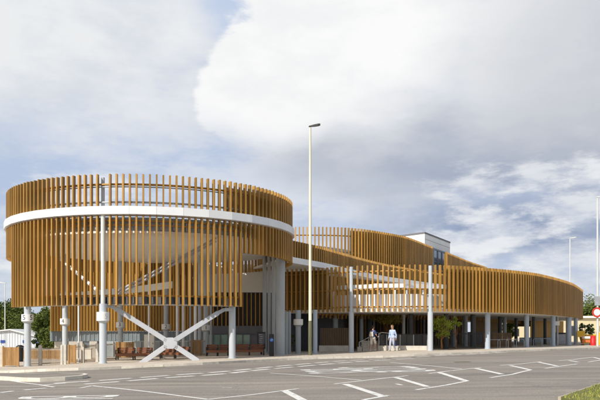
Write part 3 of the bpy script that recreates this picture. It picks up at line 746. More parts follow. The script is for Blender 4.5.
# ------------------------------------------------------------------ street lamps
def lamp(px, y, topy, r0, r1, m, mb_, head, label, base=None, hs=1.0):
    x = X(px, y); g = G(x, y); H = Zp(topy, y)
    e = empty('street_lamp', (x, y, g), label, 'street lamp', 'street lamps round the station')
    p = MB(); zb = g+1.9 if base else g
    p.tube([(x,y,zb),(x,y,H)], [r0*.82, r1], M[m], 14); p.build('pole', e)
    if base:
        p = MB(); p.tube([(x,y,g-.1),(x,y,g+1.85),(x,y,g+1.96)], [r0, r0, r0*.83], M[base], 14); p.build('base', e)
        p = MB(); p.box((x, y-r0-.003, g+.8), (.1,.02,.5), M[base]); p.build('access_door', e)
    h = MB(); s = hs
    for side in head:
        tl = Matrix.Rotation(-.16*side, 3, 'Y')
        h.tube([(x,y,H-.02),(x,y,H+.08*s),(x+.12*side*s,y-.02,H+.14*s)], .045*s, M[mb_], 8)
        a = [( -.12,.07,.0),(.30,.13,.03),(.62,.15,.04),(.80,.08,.03)]
        vs = []
        for u, w, th in a:
            for sy, dz in ((-1,-.5),(1,-.5),(1,.5),(-1,.5)): vs.append((x+(u)*side*s, y+sy*w*s, H+.10*s+u*.17*s+dz*(.05+th)*s*1.6))
        fs_ = []
        for i in range(3):
            for k in range(4): fs_.append((i*4+k, i*4+(k+1)%4, (i+1)*4+(k+1)%4, (i+1)*4+k))
        fs_ += [(3,2,1,0),(12,13,14,15)]; h.add(vs, fs_, M[mb_])
    h.build('lamp_head', e)
    return e
lamp(310.2, 41.6, 127.5, .115, .06, 'lampp', 'lamphead', (1,), 'tall cream street lamp with olive base in front of the station', 'lampbase', .72)
lamp(570, 100, 239, .09, .07, 'lampgrey', 'lampgrey', (1,), 'distant pale street lamp rising behind the right end of the station', None, 1.1)
lamp(5, 80, 284, .07, .05, 'lampgrey', 'lampgrey', (-1,), 'thin grey street lamp above the trees at the far left', None, .9)
e = lamp(597.5, 58, 198, .10, .06, 'lampgrey', 'lampgrey', (1,), 'pale street lamp carrying the round red ringed sign', None, .8)
# round sign and rectangular sign fixed on that lamp
x, y = X(597.5,58), 58-.14
sg = empty('road_sign', (x, y, Zp(312.5,58)), 'round white road sign with a red ring on the pale lamp post', 'road sign')
mb = MB(); mb.tube([(x-.1,y-.02,Zp(312.5,58)),(x-.1,y+.0,Zp(312.5,58))], .40, M['signred'], 36); mb.build('ring', sg)
mb = MB(); mb.tube([(x-.1,y-.028,Zp(312.5,58)),(x-.1,y-.022,Zp(312.5,58))], .26, M['white'], 32); mb.build('face', sg)
mb = MB(); mb.box((x-.05, y+.04, Zp(301,58)), (.46,.02,.72), M['galv']); mb.box((x-.05,y+.06,Zp(301,58)), (.40,.03,.05), M['steel'])
tag(mb.build('sign_plate'), 'grey rectangular sign plate above the round red ringed sign', 'sign')

# ------------------------------------------------------------------ benches
def bench(px0, px1, y, label, nseg=3):
    x0, x1 = X(px0,y), X(px1,y); g = G((x0+x1)/2, y)
    e = empty('bench', ((x0+x1)/2, y, g), label, 'bench', 'timber benches beside the drum columns')
    L_ = x1-x0
    s = MB()
    for k in range(4): s.box(((x0+x1)/2, y-.20+k*.125, g+.32), (L_, .10, .05), M['wood'])
    s.build('seat', e, bevel=.008)
    b = MB(); 
    for k in range(3):
        for j in range(nseg):
            w = L_/nseg; b.box((x0+w*(j+.5), y+.30+k*.02, g+.36+k*.12), (w-.12, .04, .11), M['wood'])
    b.build('backrest', e, bevel=.006)
    f = MB(); f.box(((x0+x1)/2, y-.26, g+.26), (L_-.1,.04,.12), M['wood']); f.build('front_rail', e)
    for j in range(nseg+1):
        xx = x0+.05+(L_-.10)*j/nseg; l = MB()
        l.box((xx, y-.2, g+.145), (.06,.06,.29), M['black']); l.box((xx, y+.26, g+.32), (.06,.06,.64), M['black']); l.box((xx, y+.03, g+.27), (.06,.5,.05), M['black'])
        l.box((xx, y-.02, g+.52), (.07,.5,.04), M['wood']); l.box((xx, y-.24, g+.42), (.06,.05,.18), M['black'])
        l.build('leg', e)
    return e
bench(116, 152, 39.5, 'long reddish timber bench at the left of the X brace', 2)
bench(160, 190, 40.0, 'reddish timber bench behind the lower right of the X brace', 2)
bench(206, 229, 42.5, 'reddish timber bench just left of the white front column', 2)
bench(234, 264.5, 43.0, 'reddish timber bench between the white front column and the display screen', 2)
# totem and display
x, y = X(271.6,41.2), 41.2; g = G(x,y)
e = empty('information_totem', (x,y,g), 'black information totem with a blue disc near the broad columns', 'totem')
mb = MB(); mb.box((x,y,g+.62), (.27,.12,1.24), M['black']); mb.build('body', e, bevel=.02)
mb = MB(); zc = Zp(340,41.2); mb.tube([(x,y-.072,zc),(x,y-.064,zc)], .105, M['bluedisc'], 28); dsc = mb.build('blue_disc', e)
mb = MB(); mb.bar((x-.05,y-.075,zc-.035),(x+.045,y-.075,zc+.04), .018,.004,M['white']); mb.bar((x-.03,y-.075,zc+.01),(x+.06,y-.075,zc-.01), .014,.004,M['white']); q = mb.build('mark', BS); q.parent = dsc; q.location = (0,0,0)
x, y = X(261.4,44.5), 44.5; g = G(x,y)
e = empty('display_screen', (x,y,g), 'tall dark departure display in a black frame behind the bench', 'display screen')
mb = MB(); z0_, z1_ = Zp(349,y), Zp(332,y); w = .50
mb.box((x,y,(z0_+z1_)/2), (w,.12,z1_-z0_), M['black']); mb.box((x,y,(g+z0_)/2), (.12,.1,z0_-g), M['black']); mb.build('frame', e, bevel=.01)
mb = MB(); mb.box((x+.02,y-.066,(z0_+z1_)/2-.02), (w-.12,.01,z1_-z0_-.16), M['screen']); sc_ = mb.build('screen_panel', e)
mb = MB()
for k in range(7): mb.box((x-.03+random.uniform(-.03,.03),y-.075,z1_-.16-k*.115), (.16+random.uniform(0,.06),.003,.022), M['faint'])
q = mb.build('text_row', BS); q.parent = sc_; q.location = (0,0,0)

# ------------------------------------------------------------------ fence, gates and posts, left
def base_y(px, dist): return dist
def post(px, y, w, h, m, label, name='concrete_post', group='posts along the left fence', cat='post'):
    x = X(px,y); g = G(x,y); mb = MB(); mb.box((x,y,g+h/2-.1), (w,w,h+.2), m); 
    mb.add([(x-w/2,y-w/2,g+h),(x+w/2,y-w/2,g+h),(x+w/2,y+w/2,g+h),(x-w/2,y+w/2,g+h),(x,y,g+h+.05)], [(0,1,4),(1,2,4),(2,3,4),(3,0,4)], m)
    return tag(mb.build(name, origin=(x,y,g)), label, cat, group)
post(1.8, 37.5, .15, 1.05, M['concrete'], 'pale square post left of the closed timber gate')
post(40.2, 38.3, .15, 1.05, M['concrete'], 'pale square post right of the column numbered 5')
post(61.8, 38.6, .12, 1.0, M['concrete'], 'pale square post left of the open timber gate, outer of two')
post(65.2, 38.6, .12, 1.0, M['concrete'], 'pale square post touching the open timber gate')
post(82.8, 38.8, .15, 1.0, M['concrete'], 'pale square post right of the open timber gate')
post(97.2, 38.8, .14, .95, M['concrete'], 'pale square post just left of the tall front column')
def boards(name, px0, px1, y, h, label, cat, m='oak', nb=8, parts=True):
    x0, x1 = X(px0,y), X(px1,y); g = G((x0+x1)/2,y); e = empty(name, ((x0+x1)/2,y,g), label, cat)
    mb = MB(); w = (x1-x0)/nb
    for k in range(nb): mb.box((x0+w*(k+.5),y+random.uniform(-.004,.004),g+h/2+.03), (w-.012,.03,h-.04+random.uniform(-.015,.01)), M[m])
    mb.build('boards', e)
    for xx in (x0-.04, x1+.04): mb = MB(); mb.box((xx,y,g+h/2), (.08,.08,h+.06), M[m]); mb.build('post', e)
    for zz in (.2, h-.15): mb = MB(); mb.box(((x0+x1)/2,y+.045,g+zz), (x1-x0-.01,.05,.09), M[m]); mb.build('rail', e)
    return e
boards('timber_gate', 4, 17.5, 37.4, .98, 'closed timber gate of upright boards at the far left', 'gate')
boards('timber_gate', 69.5, 74.5, 38.4, .98, 'narrow timber gate panel right of the column numbered 4', 'gate', 'oak', 3)
boards('timber_fence', 19.5, 62, 47, .62, 'low timber fence behind the railings at the left', 'fence', 'oak', 22)
mb = MB(); x, y = X(67.6,38.5), 38.5; 
def railing(px0, px1, y, h, label, n, m='railing'):
    x0, x1 = X(px0,y), X(px1,y); g0, g1 = G(x0,y), G(x1,y); gg = (g0+g1)/2
    e = empty('metal_railing', ((x0+x1)/2,y,gg), label, 'railing', 'railings along the left of the station')
    b = MB()
    for k in range(n+1):
        t = k/n; xx = x0+(x1-x0)*t; g = g0+(g1-g0)*t; b.box((xx,y,g+h/2+.03), (.015,.015,h), M[m])
    b.build('bars', e)
    for zz in (.1, h-.06):
        r = MB(); r.bar((x0,y,g0+zz),(x1,y,g1+zz), .04,.035, M[m]); r.build('rail', e)
    return e
railing(31, 39.3, 38.4, .92, 'short brown railing between the numbered 5 column and the pale post', 8)
railing(41.3, 60.9, 38.6, .92, 'brown railing left of the open timber gate', 18)
railing(76, 82, 38.9, .92, 'short brown railing right of the narrow timber gate', 6)
railing(83.8, 96.3, 38.9, .92, 'brown railing between the two pale posts left of the tall front column', 12)
railing(106, 115.5, 39.4, .92, 'brown railing between the tall front column and the first bench', 9)
railing(189, 205, 44, .92, 'brown railing right of the X brace behind the thin white columns', 14)
tag((lambda m_: (m_.box((X(24,48.6),48.6,G(-16,48)+.28), (9.0,.2,.75), M['cream']), m_.box((X(24,48.6),48.6,G(-16,48)+.67), (9.05,.26,.05), M['concrete']), m_.build('garden_wall'))[2])(MB()), 'low cream wall behind the low timber fence at the left', 'wall')
x, y = X(20,44), 44; g = G(x,y)
e = empty('litter_bin', (x,y,g), 'small black litter bin behind the closed timber gate', 'bin')
mb = MB(); mb.tube([(x,y,g),(x,y,g+.85)], [.19,.21], M['black'], 16); mb.build('body', e)
mb = MB(); mb.tube([(x,y,g+.86),(x,y,g+.93),(x,y,g+1.0)], [.23,.22,.1], M['black'], 16); mb.build('lid', e)
x, y = X(149.6,46), 46; g = G(x,y)
e = empty('ticket_cabinet', (x,y,g), 'small cream cabinet standing behind the first bench', 'cabinet')
mb = MB(); mb.box((x,y,g+.68), (.62,.35,1.36), M['cream']); mb.build('body', e, bevel=.01)
mb = MB(); mb.box((x+.24,y-.18,g+.8), (.03,.02,.1), M['black']); mb.build('handle', e)
# oak boards and clutter near the benches
boards('timber_fence', 117, 133, 43, .95, 'short timber fence behind the left bench', 'fence', 'oak', 9)
boards('timber_fence', 193, 200, 45, .95, 'short timber fence behind the thin white columns', 'fence', 'oak', 4)

# ------------------------------------------------------------------ right hand side: metal fence, board fence, hoops
railing(433, 483.5, 50.2, 1.08, 'dark upright railing behind the small lime green tree', 46, 'black')
e = boards('timber_fence', 484, 510.5, 52.4, 1.05, 'dark stained board fence behind the bicycle hoops', 'fence', 'darkwood', 16)
def hoop_proto(x, y):
    mb = MB(); g = G(x,y); pts = [(x-.36,y,g-.05),(x-.36,y,g+.58)]
    for k in range(1, 6): a = PI-k*PI/12; pts.append((x-.24+.12*math.cos(a), y, g+.58+.17*math.sin(a)))
    pts += [(x-.24,y,g+.75),(x+.24,y,g+.75)]
    for k in range(1, 6): a = PI/2-k*PI/12; pts.append((x+.24+.12*math.cos(a), y, g+.58+.17*math.sin(a)))
    pts += [(x+.36,y,g+.58),(x+.36,y,g-.05)]
    mb.tube(pts, .022, M['galv'], 10); return mb.build('bicycle_hoop', origin=(x,y,g))
hp = [(494.8,50.3,'bicycle hoop nearest the front column, leftmost in the row'),(503,50.9,'second bicycle hoop from the left in front of the dark board fence'),(511.2,51.6,'third bicycle hoop from the left at the end of the dark board fence'),
      (519,52.4,'fourth bicycle hoop, just left of the next front column'),(538,56,'bicycle hoop between two blue grey columns, left one'),(546,57.2,'bicycle hoop between two blue grey columns, right one')]
h0 = None
for px, y, lb in hp:
    x = X(px,y)
    if h0 is None: h0 = hoop_proto(x, y); o = h0
    else: o = h0.copy(); col.objects.link(o); o.location = (x, y, G(x,y)); 
    o.scale = (1.0,1,.80)
    tag(o, 'steel '+lb, 'bicycle stand', 'bicycle hoops under the wing')
# bicycle chained to a hoop is not readable in the photo; a dark bin and planter stand there instead
x, y = X(562,66), 66; g = G(x,y); e = empty('litter_bin', (x,y,g), 'wide dark bin under the wing near the right end', 'bin')
mb = MB(); mb.box((x,y,g+.5), (1.1,.6,.9), M['galv']); mb.build('body', e, bevel=.03); mb = MB(); mb.box((x,y,g+1.02), (1.2,.7,.13), M['black']); mb.build('lid', e, bevel=.03)
# right edge clutter
x, y = X(593,62), 62; g = G(x,y); e = empty('barrel', (x,y,g), 'bright red plastic barrel by the yellow board', 'barrel')
mb = MB(); mb.tube([(x,y,g),(x,y,g+.25),(x,y,g+.27),(x,y,g+.5),(x,y,g+.52),(x,y,g+.78)], [.22,.235,.225,.235,.225,.22], M['red'], 20); mb.build('body', e)
mb = MB(); mb.tube([(x,y,g+.79),(x,y,g+.83)], [.235,.20], M['red'], 20); mb.build('lid', e)
x, y = X(587,63), 63; g = G(x,y); e = empty('safety_barrier', (x,y,g), 'low orange and white plastic safety barrier left of the red barrel', 'barrier')
for k in range(2): mb = MB(); mb.box((x,y,g+.35+k*.32), (.85,.05,.2), M['orange'] if k == 0 else M['white']); mb.build('plank', e)
for sx in (-.36,.36): mb = MB(); mb.box((x+sx,y,g+.4), (.06,.06,.8), M['orange']); mb.box((x+sx,y,g+.03), (.1,.5,.06), M['black']); mb.build('leg', e)
x, y = X(581,66), 66; g = G(x,y); e = empty('notice_board', (x,y,g), 'yellow board on yellow legs at the right end of the station', 'sign board')
mb = MB(); mb.box((x,y,Zp(334,y)), (.72,.05,.56), M['yellow']); mb.build('board', e)
for sx in (-.3,.3): mb = MB(); mb.box((x+sx,y+.05,g+.55), (.06,.05,1.1), M['yellow']); mb.build('leg', e)
x, y = X(600,64), 64; g = G(x,y); e = empty('yellow_cabinet', (x,y,g), 'yellow roadside cabinet behind the pale lamp at the right edge', 'cabinet')
mb = MB(); mb.box((x,y,g+.55), (.55,.4,1.1), M['yellow']); mb.build('body', e, bevel=.02); mb = MB(); mb.box((x,y,g+1.13), (.6,.45,.06), M['lampgrey']); mb.build('lid', e)
x, y = X(588.5,68), 68; g = G(x,y); e = empty('yellow_skip', (x,y,g), 'yellow open skip behind the safety barrier', 'skip')
mb = MB(); vs = [(x-.55,y-.4,g+.1),(x+.55,y-.4,g+.1),(x+.55,y+.4,g+.1),(x-.55,y+.4,g+.1),(x-.75,y-.45,g+.9),(x+.75,y-.45,g+.9),(x+.75,y+.45,g+.9),(x-.75,y+.45,g+.9)]
mb.add(vs, [(3,2,1,0),(0,1,5,4),(1,2,6,5),(2,3,7,6),(3,0,4,7)], M['yellow']); mb.build('body', e)
mb = MB(); mb.box((x,y-.47,g+.88), (1.56,.06,.08), M['yellow']); mb.box((x,y+.47,g+.88), (1.56,.06,.08), M['yellow']); mb.build('rim', e)

# ------------------------------------------------------------------ background buildings
# pale shed, left
y = 80; e = empty('shed', (X(10,y),y,-.3), 'long pale metal shed with small blue windows beyond the left fence', 'building')
x0, x1, xr = X(-60,y), X(45,y), X(11,y); ze, zr, zl = Zp(340,y), Zp(330.5,y), Zp(338,y)
mb = MB(); pf = [(x0,-.7),(x1,-.7),(x1,ze),(xr,zr),(x0,zl)]
vs = [(a,y,b) for a,b in pf]+[(a,y+16,b) for a,b in pf]; mb.add(vs, [(0,1,2,3,4),(9,8,7,6,5)]+[((i+1)%5,i,i+5,(i+1)%5+5) for i in (0,1,4)], M['shedwhite'])
for k in range(60):
    xx = x0+.1+k*.3
    if xx < x1: 
        top = zr-(xx-xr)/(x1-xr)*(zr-ze) if xx > xr else zr-(xr-xx)/(xr-x0)*(zr-zl); mb.box((xx,y-.02,(top-.7)/2), (.04,.04,top+.68), M['shedwhite'])
mb.build('wall', e)
mb = MB()
for (a, za_), (b, zb_) in (((x0-.2,zl),(xr,zr)),((xr,zr),(x1+.3,ze))):
    mb.add([(a,y-.3,za_+.02),(b,y-.3,zb_+.02),(b,y+16.3,zb_+.02),(a,y+16.3,za_+.02),(a,y-.3,za_+.16),(b,y-.3,zb_+.16),(b,y+16.3,zb_+.16),(a,y+16.3,za_+.16)], [(3,2,1,0),(4,5,6,7),(0,1,5,4),(1,2,6,5),(2,3,7,6),(3,0,4,7)], M['shedroof'])
mb.build('roof', e)
for px in (3, 24.2, 34, 37.8):
    mb = MB(); mb.box((X(px,y),y-.06,Zp(341.6,y)), (.30 if px != 3 else .5,.05,.30), M['bluewin']); mb.build('window', e)
# beige building, right
y = 98; e = empty('beige_building', (X(590,y),y,0), 'long beige building with a pale flat roof edge behind the right end', 'building')
mb = MB(); xa, xb = X(563,y), X(720,y); mb.box(((xa+xb)/2,y+6,1.6), (xb-xa,12,4.6), M['beige']); mb.build('wall', e)
mb = MB(); mb.box(((xa+xb)/2,y+6,Zp(317.2,y)), (xb-xa+.5,12.8,.22), M['white']); mb.build('roof_edge', e)
for px in (573, 604): 
    mb = MB(); mb.box((X(px,y),y-.03,1.9), (1.2,.1,1.3), M['glass_d']); mb.build('window', e)
# glimpses of town under and beyond the wing
e = empty('brick_house', (X(520,120),120,0), 'plain pale house glimpsed under the wing between columns', 'building')
mb = MB(); mb.box((X(520,120),124,2.0), (11,7,5.0), M['beige']); mb.build('wall', e)
mb = MB(); xx = X(520,120); mb.add([(xx-5.8,120,4.51),(xx+5.8,120,4.51),(xx+5.8,128,4.51),(xx-5.8,128,4.51),(xx-5.8,124,5.2),(xx+5.8,124,5.2)], [(3,2,1,0),(0,1,5,4),(2,3,4,5),(1,2,5),(3,0,4)], M['darkwood']); mb.build('roof', e)
mb = MB(); mb.box((X(516,120),120.45,1.7), (1.2,.1,1.2), M['glass_d']); mb.build('window', e)

# ------------------------------------------------------------------ trees
def tree(px, y, H, cr, label, leaf='leaf', n=7000, ls=.17, cz=None, base=None, trunk='bark', seed=1, group=None, clumps=46, name='broadleaf_tree', tr=None, flat=1.0, g=None):
    rnd = random.Random(seed); x = X(px,y); g = G(x,y) if g is None else g
    e = empty(name, (x,y,g), label, 'tree', group)
    ctr = Vector((x,y,g+(cz if cz else H*.62))); rz = (g+H)-ctr.z
    t = MB(); tr = tr or H*.025
    pts = [Vector((x,y,g-.2)), Vector((x+.03*H*rnd.uniform(-1,1),y,g+H*.25)), Vector((x+.04*H*rnd.uniform(-1,1),y,g+H*.5)), Vector((x,y,g+H*.85))]
    t.tube(pts, [tr*1.25,tr,tr*.7,tr*.15], M[trunk], 9)
    cl = []
    for k in range(clumps):
        u = Vector((rnd.gauss(0,1),rnd.gauss(0,1),rnd.gauss(0,1))).normalized()*(rnd.random()**.4)*.82
        c = Vector((ctr.x+u.x*cr, ctr.y+u.y*cr, ctr.z+u.z*rz*flat)); cl.append((c, cr*rnd.uniform(.16,.36)))
        if k < 12:
            s = pts[1].lerp(pts[2], rnd.random()); mid = s.lerp(c, .5)+Vector((0,0,-.05*H)); t.tube([s, mid, c], [tr*.42,tr*.25,tr*.06], M[trunk], 6)
    t.build('trunk', e)
    lf = MB(); V = []; Fc = []
    for i in range(n):
        c, r = cl[rnd.randrange(len(cl))]
        d = Vector((rnd.gauss(0,1),rnd.gauss(0,1),rnd.gauss(0,.8))).normalized()*r*(rnd.random()**.45)
        p = c+d; a = Vector((rnd.gauss(0,1),rnd.gauss(0,1),rnd.gauss(0,1))).normalized(); b = a.orthogonal().normalized()
        w = ls*rnd.uniform(.6,1.3); k = len(V); V += [p-a*w*.6, p+b*w*.32, p+a*w*.6, p-b*w*.32]; Fc.append((k,k+1,k+2,k+3))
    lf.add(V, Fc, M[leaf]); lf.build('crown', e); return e
bg = 'trees beyond the station'
tree(8, 92, 6.2, 4.0, 'broad green tree behind the pale shed at the far left', seed=3, g=-.4, n=12000, ls=.26, group=bg, cz=3.4)
tree(-14, 95, 6.0, 4.0, 'green tree cut by the left edge of the picture', seed=4, g=-.4, n=8000, ls=.26, group=bg, cz=3.4)
tree(26, 98, 5.4, 2.8, 'darker green tree behind the column numbered 5', 'leaf_dark', seed=5, g=-.4, n=8000, ls=.25, group=bg, cz=3.0)
tree(47, 84, 5.0, 1.9, 'rounded green tree between the numbered 5 column and the gold wall', seed=6, g=-.4, n=9000, ls=.22, group=bg, cz=2.9)
tree(43, 70, 2.4, 1.0, 'dark bushy shrub under the green tree left of the gold wall', 'leaf_dark', seed=8, g=-.4, n=4000, ls=.17, group=bg, cz=1.2, name='shrub')
tree(51, 62, 2.6, 1.2, 'sunlit shrub against the left corner of the gold wall', 'leaf', seed=9, g=-.3, n=6000, ls=.14, group=bg, cz=1.2, name='shrub')
tree(590, 120, 7.0, 4.2, 'broad green tree above the roof of the beige building', seed=12, g=.2, n=10000, ls=.3, group=bg, cz=4.2)
tree(606, 116, 6.6, 3.6, 'green tree cut by the right edge above the beige building', seed=13, g=.2, n=7000, ls=.3, group=bg, cz=4)
tree(442, 48.6, 2.45, .85, 'small lime green tree between the front columns of the wing', 'leaf_bright', seed=21, n=1500, ls=.105, cz=1.6, trunk='bark_o', clumps=44, flat=1.15, name='small_tree', tr=.06)
tree(455.5, 49.4, 2.3, .42, 'sprig of a lime green sapling beside the dark column', 'leaf_bright', seed=22, n=500, ls=.11, cz=1.75, trunk='bark_o', clumps=10, name='sapling', tr=.035)
tree(387, 53.2, 2.75, 1.15, 'yellowing small tree behind the two people', 'leaf_yel', seed=23, n=1900, ls=.12, cz=2.2, trunk='bark_o', clumps=24, name='small_tree', tr=.07, flat=.6)
tree(509.5, 78, 3.0, 1.1, 'bright green tree seen beyond the dark board fence', 'leaf_bright', seed=24, n=3500, ls=.16, cz=1.7, clumps=26)
tree(584, 67, 2.3, .55, 'dark thin shrub behind the yellow board', 'leaf_dark', seed=25, n=900, ls=.13, cz=1.5, clumps=14, name='shrub', tr=.03)
tree(589.5, 70, 2.2, .5, 'small green shrub rising behind the yellow skip', 'leaf', seed=26, n=900, ls=.13, cz=1.4, clumps=14, name='shrub', tr=.03)
tree(292, 48.5, 1.3, .35, 'dark green shrub between the broad column and the numbered column', 'leaf_dark', seed=27, n=700, ls=.09, cz=.8, clumps=12, name='shrub', tr=.02)

# ------------------------------------------------------------------ people
def capsules(name, caps, m, parent, vox=.012, smooth=4):
    """union of tapered limbs, fused into one continuous surface"""
    bm = bmesh.new()
    for a, b, ra, rb in caps:
        a, b = Vector(a), Vector(b); d = b-a; L_ = max(1e-4, d.length); k = 5; n = 14; R0 = d.to_track_quat('Z', 'Y').to_matrix(); rings = []
        prof = [(-ra*math.cos(t), ra*math.sin(t)) for t in [PI/2*i/4 for i in range(1, 5)]]+[(L_+rb*math.sin(t), rb*math.cos(t)) for t in [PI/2*i/4 for i in range(0, 4)]]
        bot = bm.verts.new(a+R0@Vector((0,0,-ra))); top = bm.verts.new(a+R0@Vector((0,0,L_+rb)))
        for z, r in prof: rings.append([bm.verts.new(a+R0@Vector((r*math.cos(2*PI*j/n), r*math.sin(2*PI*j/n), z))) for j in range(n)])
        for j in range(n):
            bm.faces.new((bot, rings[0][(j+1)%n], rings[0][j])); bm.faces.new((top, rings[-1][j], rings[-1][(j+1)%n]))
            for q in range(len(rings)-1): bm.faces.new((rings[q][j], rings[q][(j+1)%n], rings[q+1][(j+1)%n], rings[q+1][j]))
    me = bpy.data.meshes.new(name); bm.to_mesh(me); bm.free()
    o = bpy.data.objects.new(name, me); col.objects.link(o)
    md = o.modifiers.new('r', 'REMESH'); md.mode = 'VOXEL'; md.voxel_size = vox; md.use_smooth_shade = True
    ms = o.modifiers.new('s', 'SMOOTH'); ms.iterations = smooth; ms.factor = .5
    dg = bpy.context.evaluated_depsgraph_get(); me2 = bpy.data.meshes.new_from_object(o.evaluated_get(dg)); o.modifiers.clear(); o.data = me2; bpy.data.meshes.remove(me)
    me2.name = name; me2.materials.clear(); me2.materials.append(m)
    for p in me2.polygons: p.use_smooth = True
    o.parent = parent; return o
def person(px, y, rz, label, sc, J, clothes, hair, longhair=False, z=None):
    x = X(px,y); e = empty('person', (x,y,G(x,y) if z is None else z), label, 'person')
    e.rotation_euler.z = rz; e.scale = (sc,sc,sc)
    # frame: person faces -Y, right hand at -X
    caps = []
    A = lambda a, b, ra, rb: caps.append((a, b, ra, rb))
    pel = Vector((0,0,.95)); ch = Vector((0,.0+J.get('lean',0),1.32)); nk = ch+Vector((0,-.01,.17)); hd = nk+Vector((0,-.02,.165))
    A((-.07,0,.93),(.07,0,.93),.12,.12); A((0,0,1.0),(0,.0,1.12),.125,.12); A((-.05,0,1.2),ch+Vector((-.08,0,0)),.11,.105); A((.05,0,1.2),ch+Vector((.08,0,0)),.11,.105)
    A(ch+Vector((-.13,0,.07)), ch+Vector((.13,0,.07)), .065,.065); A(ch+Vector((0,0,.1)), nk+Vector((0,0,.05)), .06,.052)
    A(hd+Vector((0,.012,.03)), hd+Vector((0,-.005,-.02)), .092,.083); A(hd+Vector((0,-.025,-.03)), hd+Vector((0,-.045,-.085)), .068,.036)
    A(hd+Vector((0,-.088,.01)), hd+Vector((0,-.108,-.02)), .010,.015)            # nose
    for s in (-1,1): A(hd+Vector((s*.085,.01,.01)), hd+Vector((s*.09,.015,-.025)), .016,.011)
    limbs = {}
    for s, n in ((-1,'r'),(1,'l')):
        sh = ch+Vector((s*.175,0,.075)); el, wr = J['el_'+n], J['wr_'+n]; A(sh, el, .052,.038); A(el, wr, .039,.025)
        hip = Vector((s*.09,0,.93)); kn, an = J['kn_'+n], J['an_'+n]; A(hip, kn, .088,.056); A(kn, an, .056,.037); toe = an+Vector((0,-.16,-.035)); heel = an+Vector((0,.045,-.035))
        A(heel, toe, .036,.03)
        d = (wr-el).normalized(); side = Vector((1,0,0)); side = (side-d*side.dot(d)).normalized(); fw = d.cross(side)
        if fw.y > 0: fw = -fw
        palm = wr+d*.085; A(wr+d*.01+fw*.02, palm+fw*.022, .018,.016); A(wr+d*.01-fw*.02, palm-fw*.022, .018,.016)
        for i, (o_, ln) in enumerate(((.030,.070),(.010,.080),(-.011,.074),(-.030,.058))):
            b0 = palm+fw*o_; b1 = b0+d*ln*.55-side*s*.008; b2 = b1+d*ln*.4-side*s*.022; A(b0,b1,.0095,.009); A(b1,b2,.009,.0075)
        t0 = wr+d*.03+fw*.03; A(t0, t0+d*.035+fw*.03, .012,.0105); A(t0+d*.035+fw*.03, t0+d*.07+fw*.035-side*s*.01, .0105,.009)
        limbs[n] = (sh, el, wr, hip, kn, an, toe, heel)
    body = capsules('body', caps, M['skin'], e, .0085, 2)
    mb = MB()
    for s in (-1,1): mb.tube([hd+Vector((s*.032,-.086,.012)), hd+Vector((s*.032,-.091,.012))], .011, M['eye'], 8)
    mb.tube([hd+Vector((-.02,-.090,-.06)), hd+Vector((0,-.097,-.06)), hd+Vector((.02,-.090,-.06))], .005, M['lip'], 6)
    f = mb.build('face'); f.parent = e
    hc_ = [(hd+Vector((0,.03,.045)), hd+Vector((0,.015,.06)), .095,.093),(hd+Vector((0,.05,.0)), hd+Vector((0,.045,-.04)), .075,.06),(hd+Vector((-.055,.0,.05)),hd+Vector((.055,.0,.05)),.05,.05)]
    if longhair: hc_ += [(hd+Vector((0,.06,-.02)), hd+Vector((0,.065,-.17)), .075,.05),(hd+Vector((-.07,.02,0)), hd+Vector((-.065,.04,-.13)), .03,.025),(hd+Vector((.07,.02,0)), hd+Vector((.065,.04,-.13)), .03,.025)]
    capsules('hair', hc_, M[hair], e, .012, 2)
    up, lowm, sleeve, legl = clothes
    c = [((-.08,0,.98),(.08,0,.98),.125,.125),((0,0,1.02),(0,0,1.15),.135,.13),((-.055,0,1.2),ch+Vector((-.085,0,0)),.12,.118),((.055,0,1.2),ch+Vector((.085,0,0)),.12,.118),(ch+Vector((-.135,0,.07)),ch+Vector((.135,0,.07)),.075,.075)]
    for n in 'rl':
        sh, el, wr = limbs[n][:3]
        if sleeve < 1: c.append((sh, sh.lerp(el, sleeve), .066,.060))
        else: c += [(sh, el, .064,.050),(el, el.lerp(wr,.85), .05,.038)]
    capsules('shirt', c, M[up], e, .013, 3)
    c = [((-.08,0,.93),(.08,0,.93),.135,.135)]
    for n in 'rl':
        sh, el, wr, hip, kn, an, toe, heel = limbs[n]
        if legl < 1: c.append((hip, hip.lerp(kn, legl), .105,.088))
        else: c += [(hip, kn, .103,.076),(kn, an+Vector((0,0,.05)), .075,.060)]
    capsules('shorts' if legl < 1 else 'trousers', c, M[lowm], e, .013, 3)
    for n in 'rl':
        an, toe, heel = limbs[n][5:]; capsules('shoe', [(heel+Vector((0,0,-.003)), toe+Vector((0,0,-.006)), .046,.038),(an+Vector((0,0,-.01)), toe*.5+an*.5+Vector((0,0,-.02)), .046,.036)], M['shoe'], e, .012, 2)
    return e, limbs, hd, ch
V_ = Vector
J1 = dict(lean=-.05, el_r=V_((-.23,-.08,1.13)), wr_r=V_((-.22,-.30,1.02)), el_l=V_((.24,.03,1.12)), wr_l=V_((.26,-.12,.92)),
          kn_r=V_((-.10,-.20,.56)), an_r=V_((-.10,-.16,.13)), kn_l=V_((.09,.04,.50)), an_l=V_((.09,.20,.085)))
p1, lb1, hd1, ch1 = person(372.6, 47.6, math.radians(150), 'person in a navy shirt and cream shorts climbing the steps, seen from behind', .95, J1, ('navy','creamcloth',.55,.92), 'hair_d')
J2 = dict(lean=0, el_r=V_((-.25,.05,1.11)), wr_r=V_((-.26,-.06,.86)), el_l=V_((.25,.07,1.11)), wr_l=V_((.27,.02,.85)),
          kn_r=V_((-.09,-.14,.51)), an_r=V_((-.09,-.16,.085)), kn_l=V_((.09,.0,.49)), an_l=V_((.09,.22,.10)))
p2, lb2, hd2, ch2 = person(392.4, 47.0, math.radians(-35), 'fair haired person in a pale blue shirt and grey trousers walking past the plinth', .94, J2, ('bluecloth','lilac',1,1), 'hair_b', True)
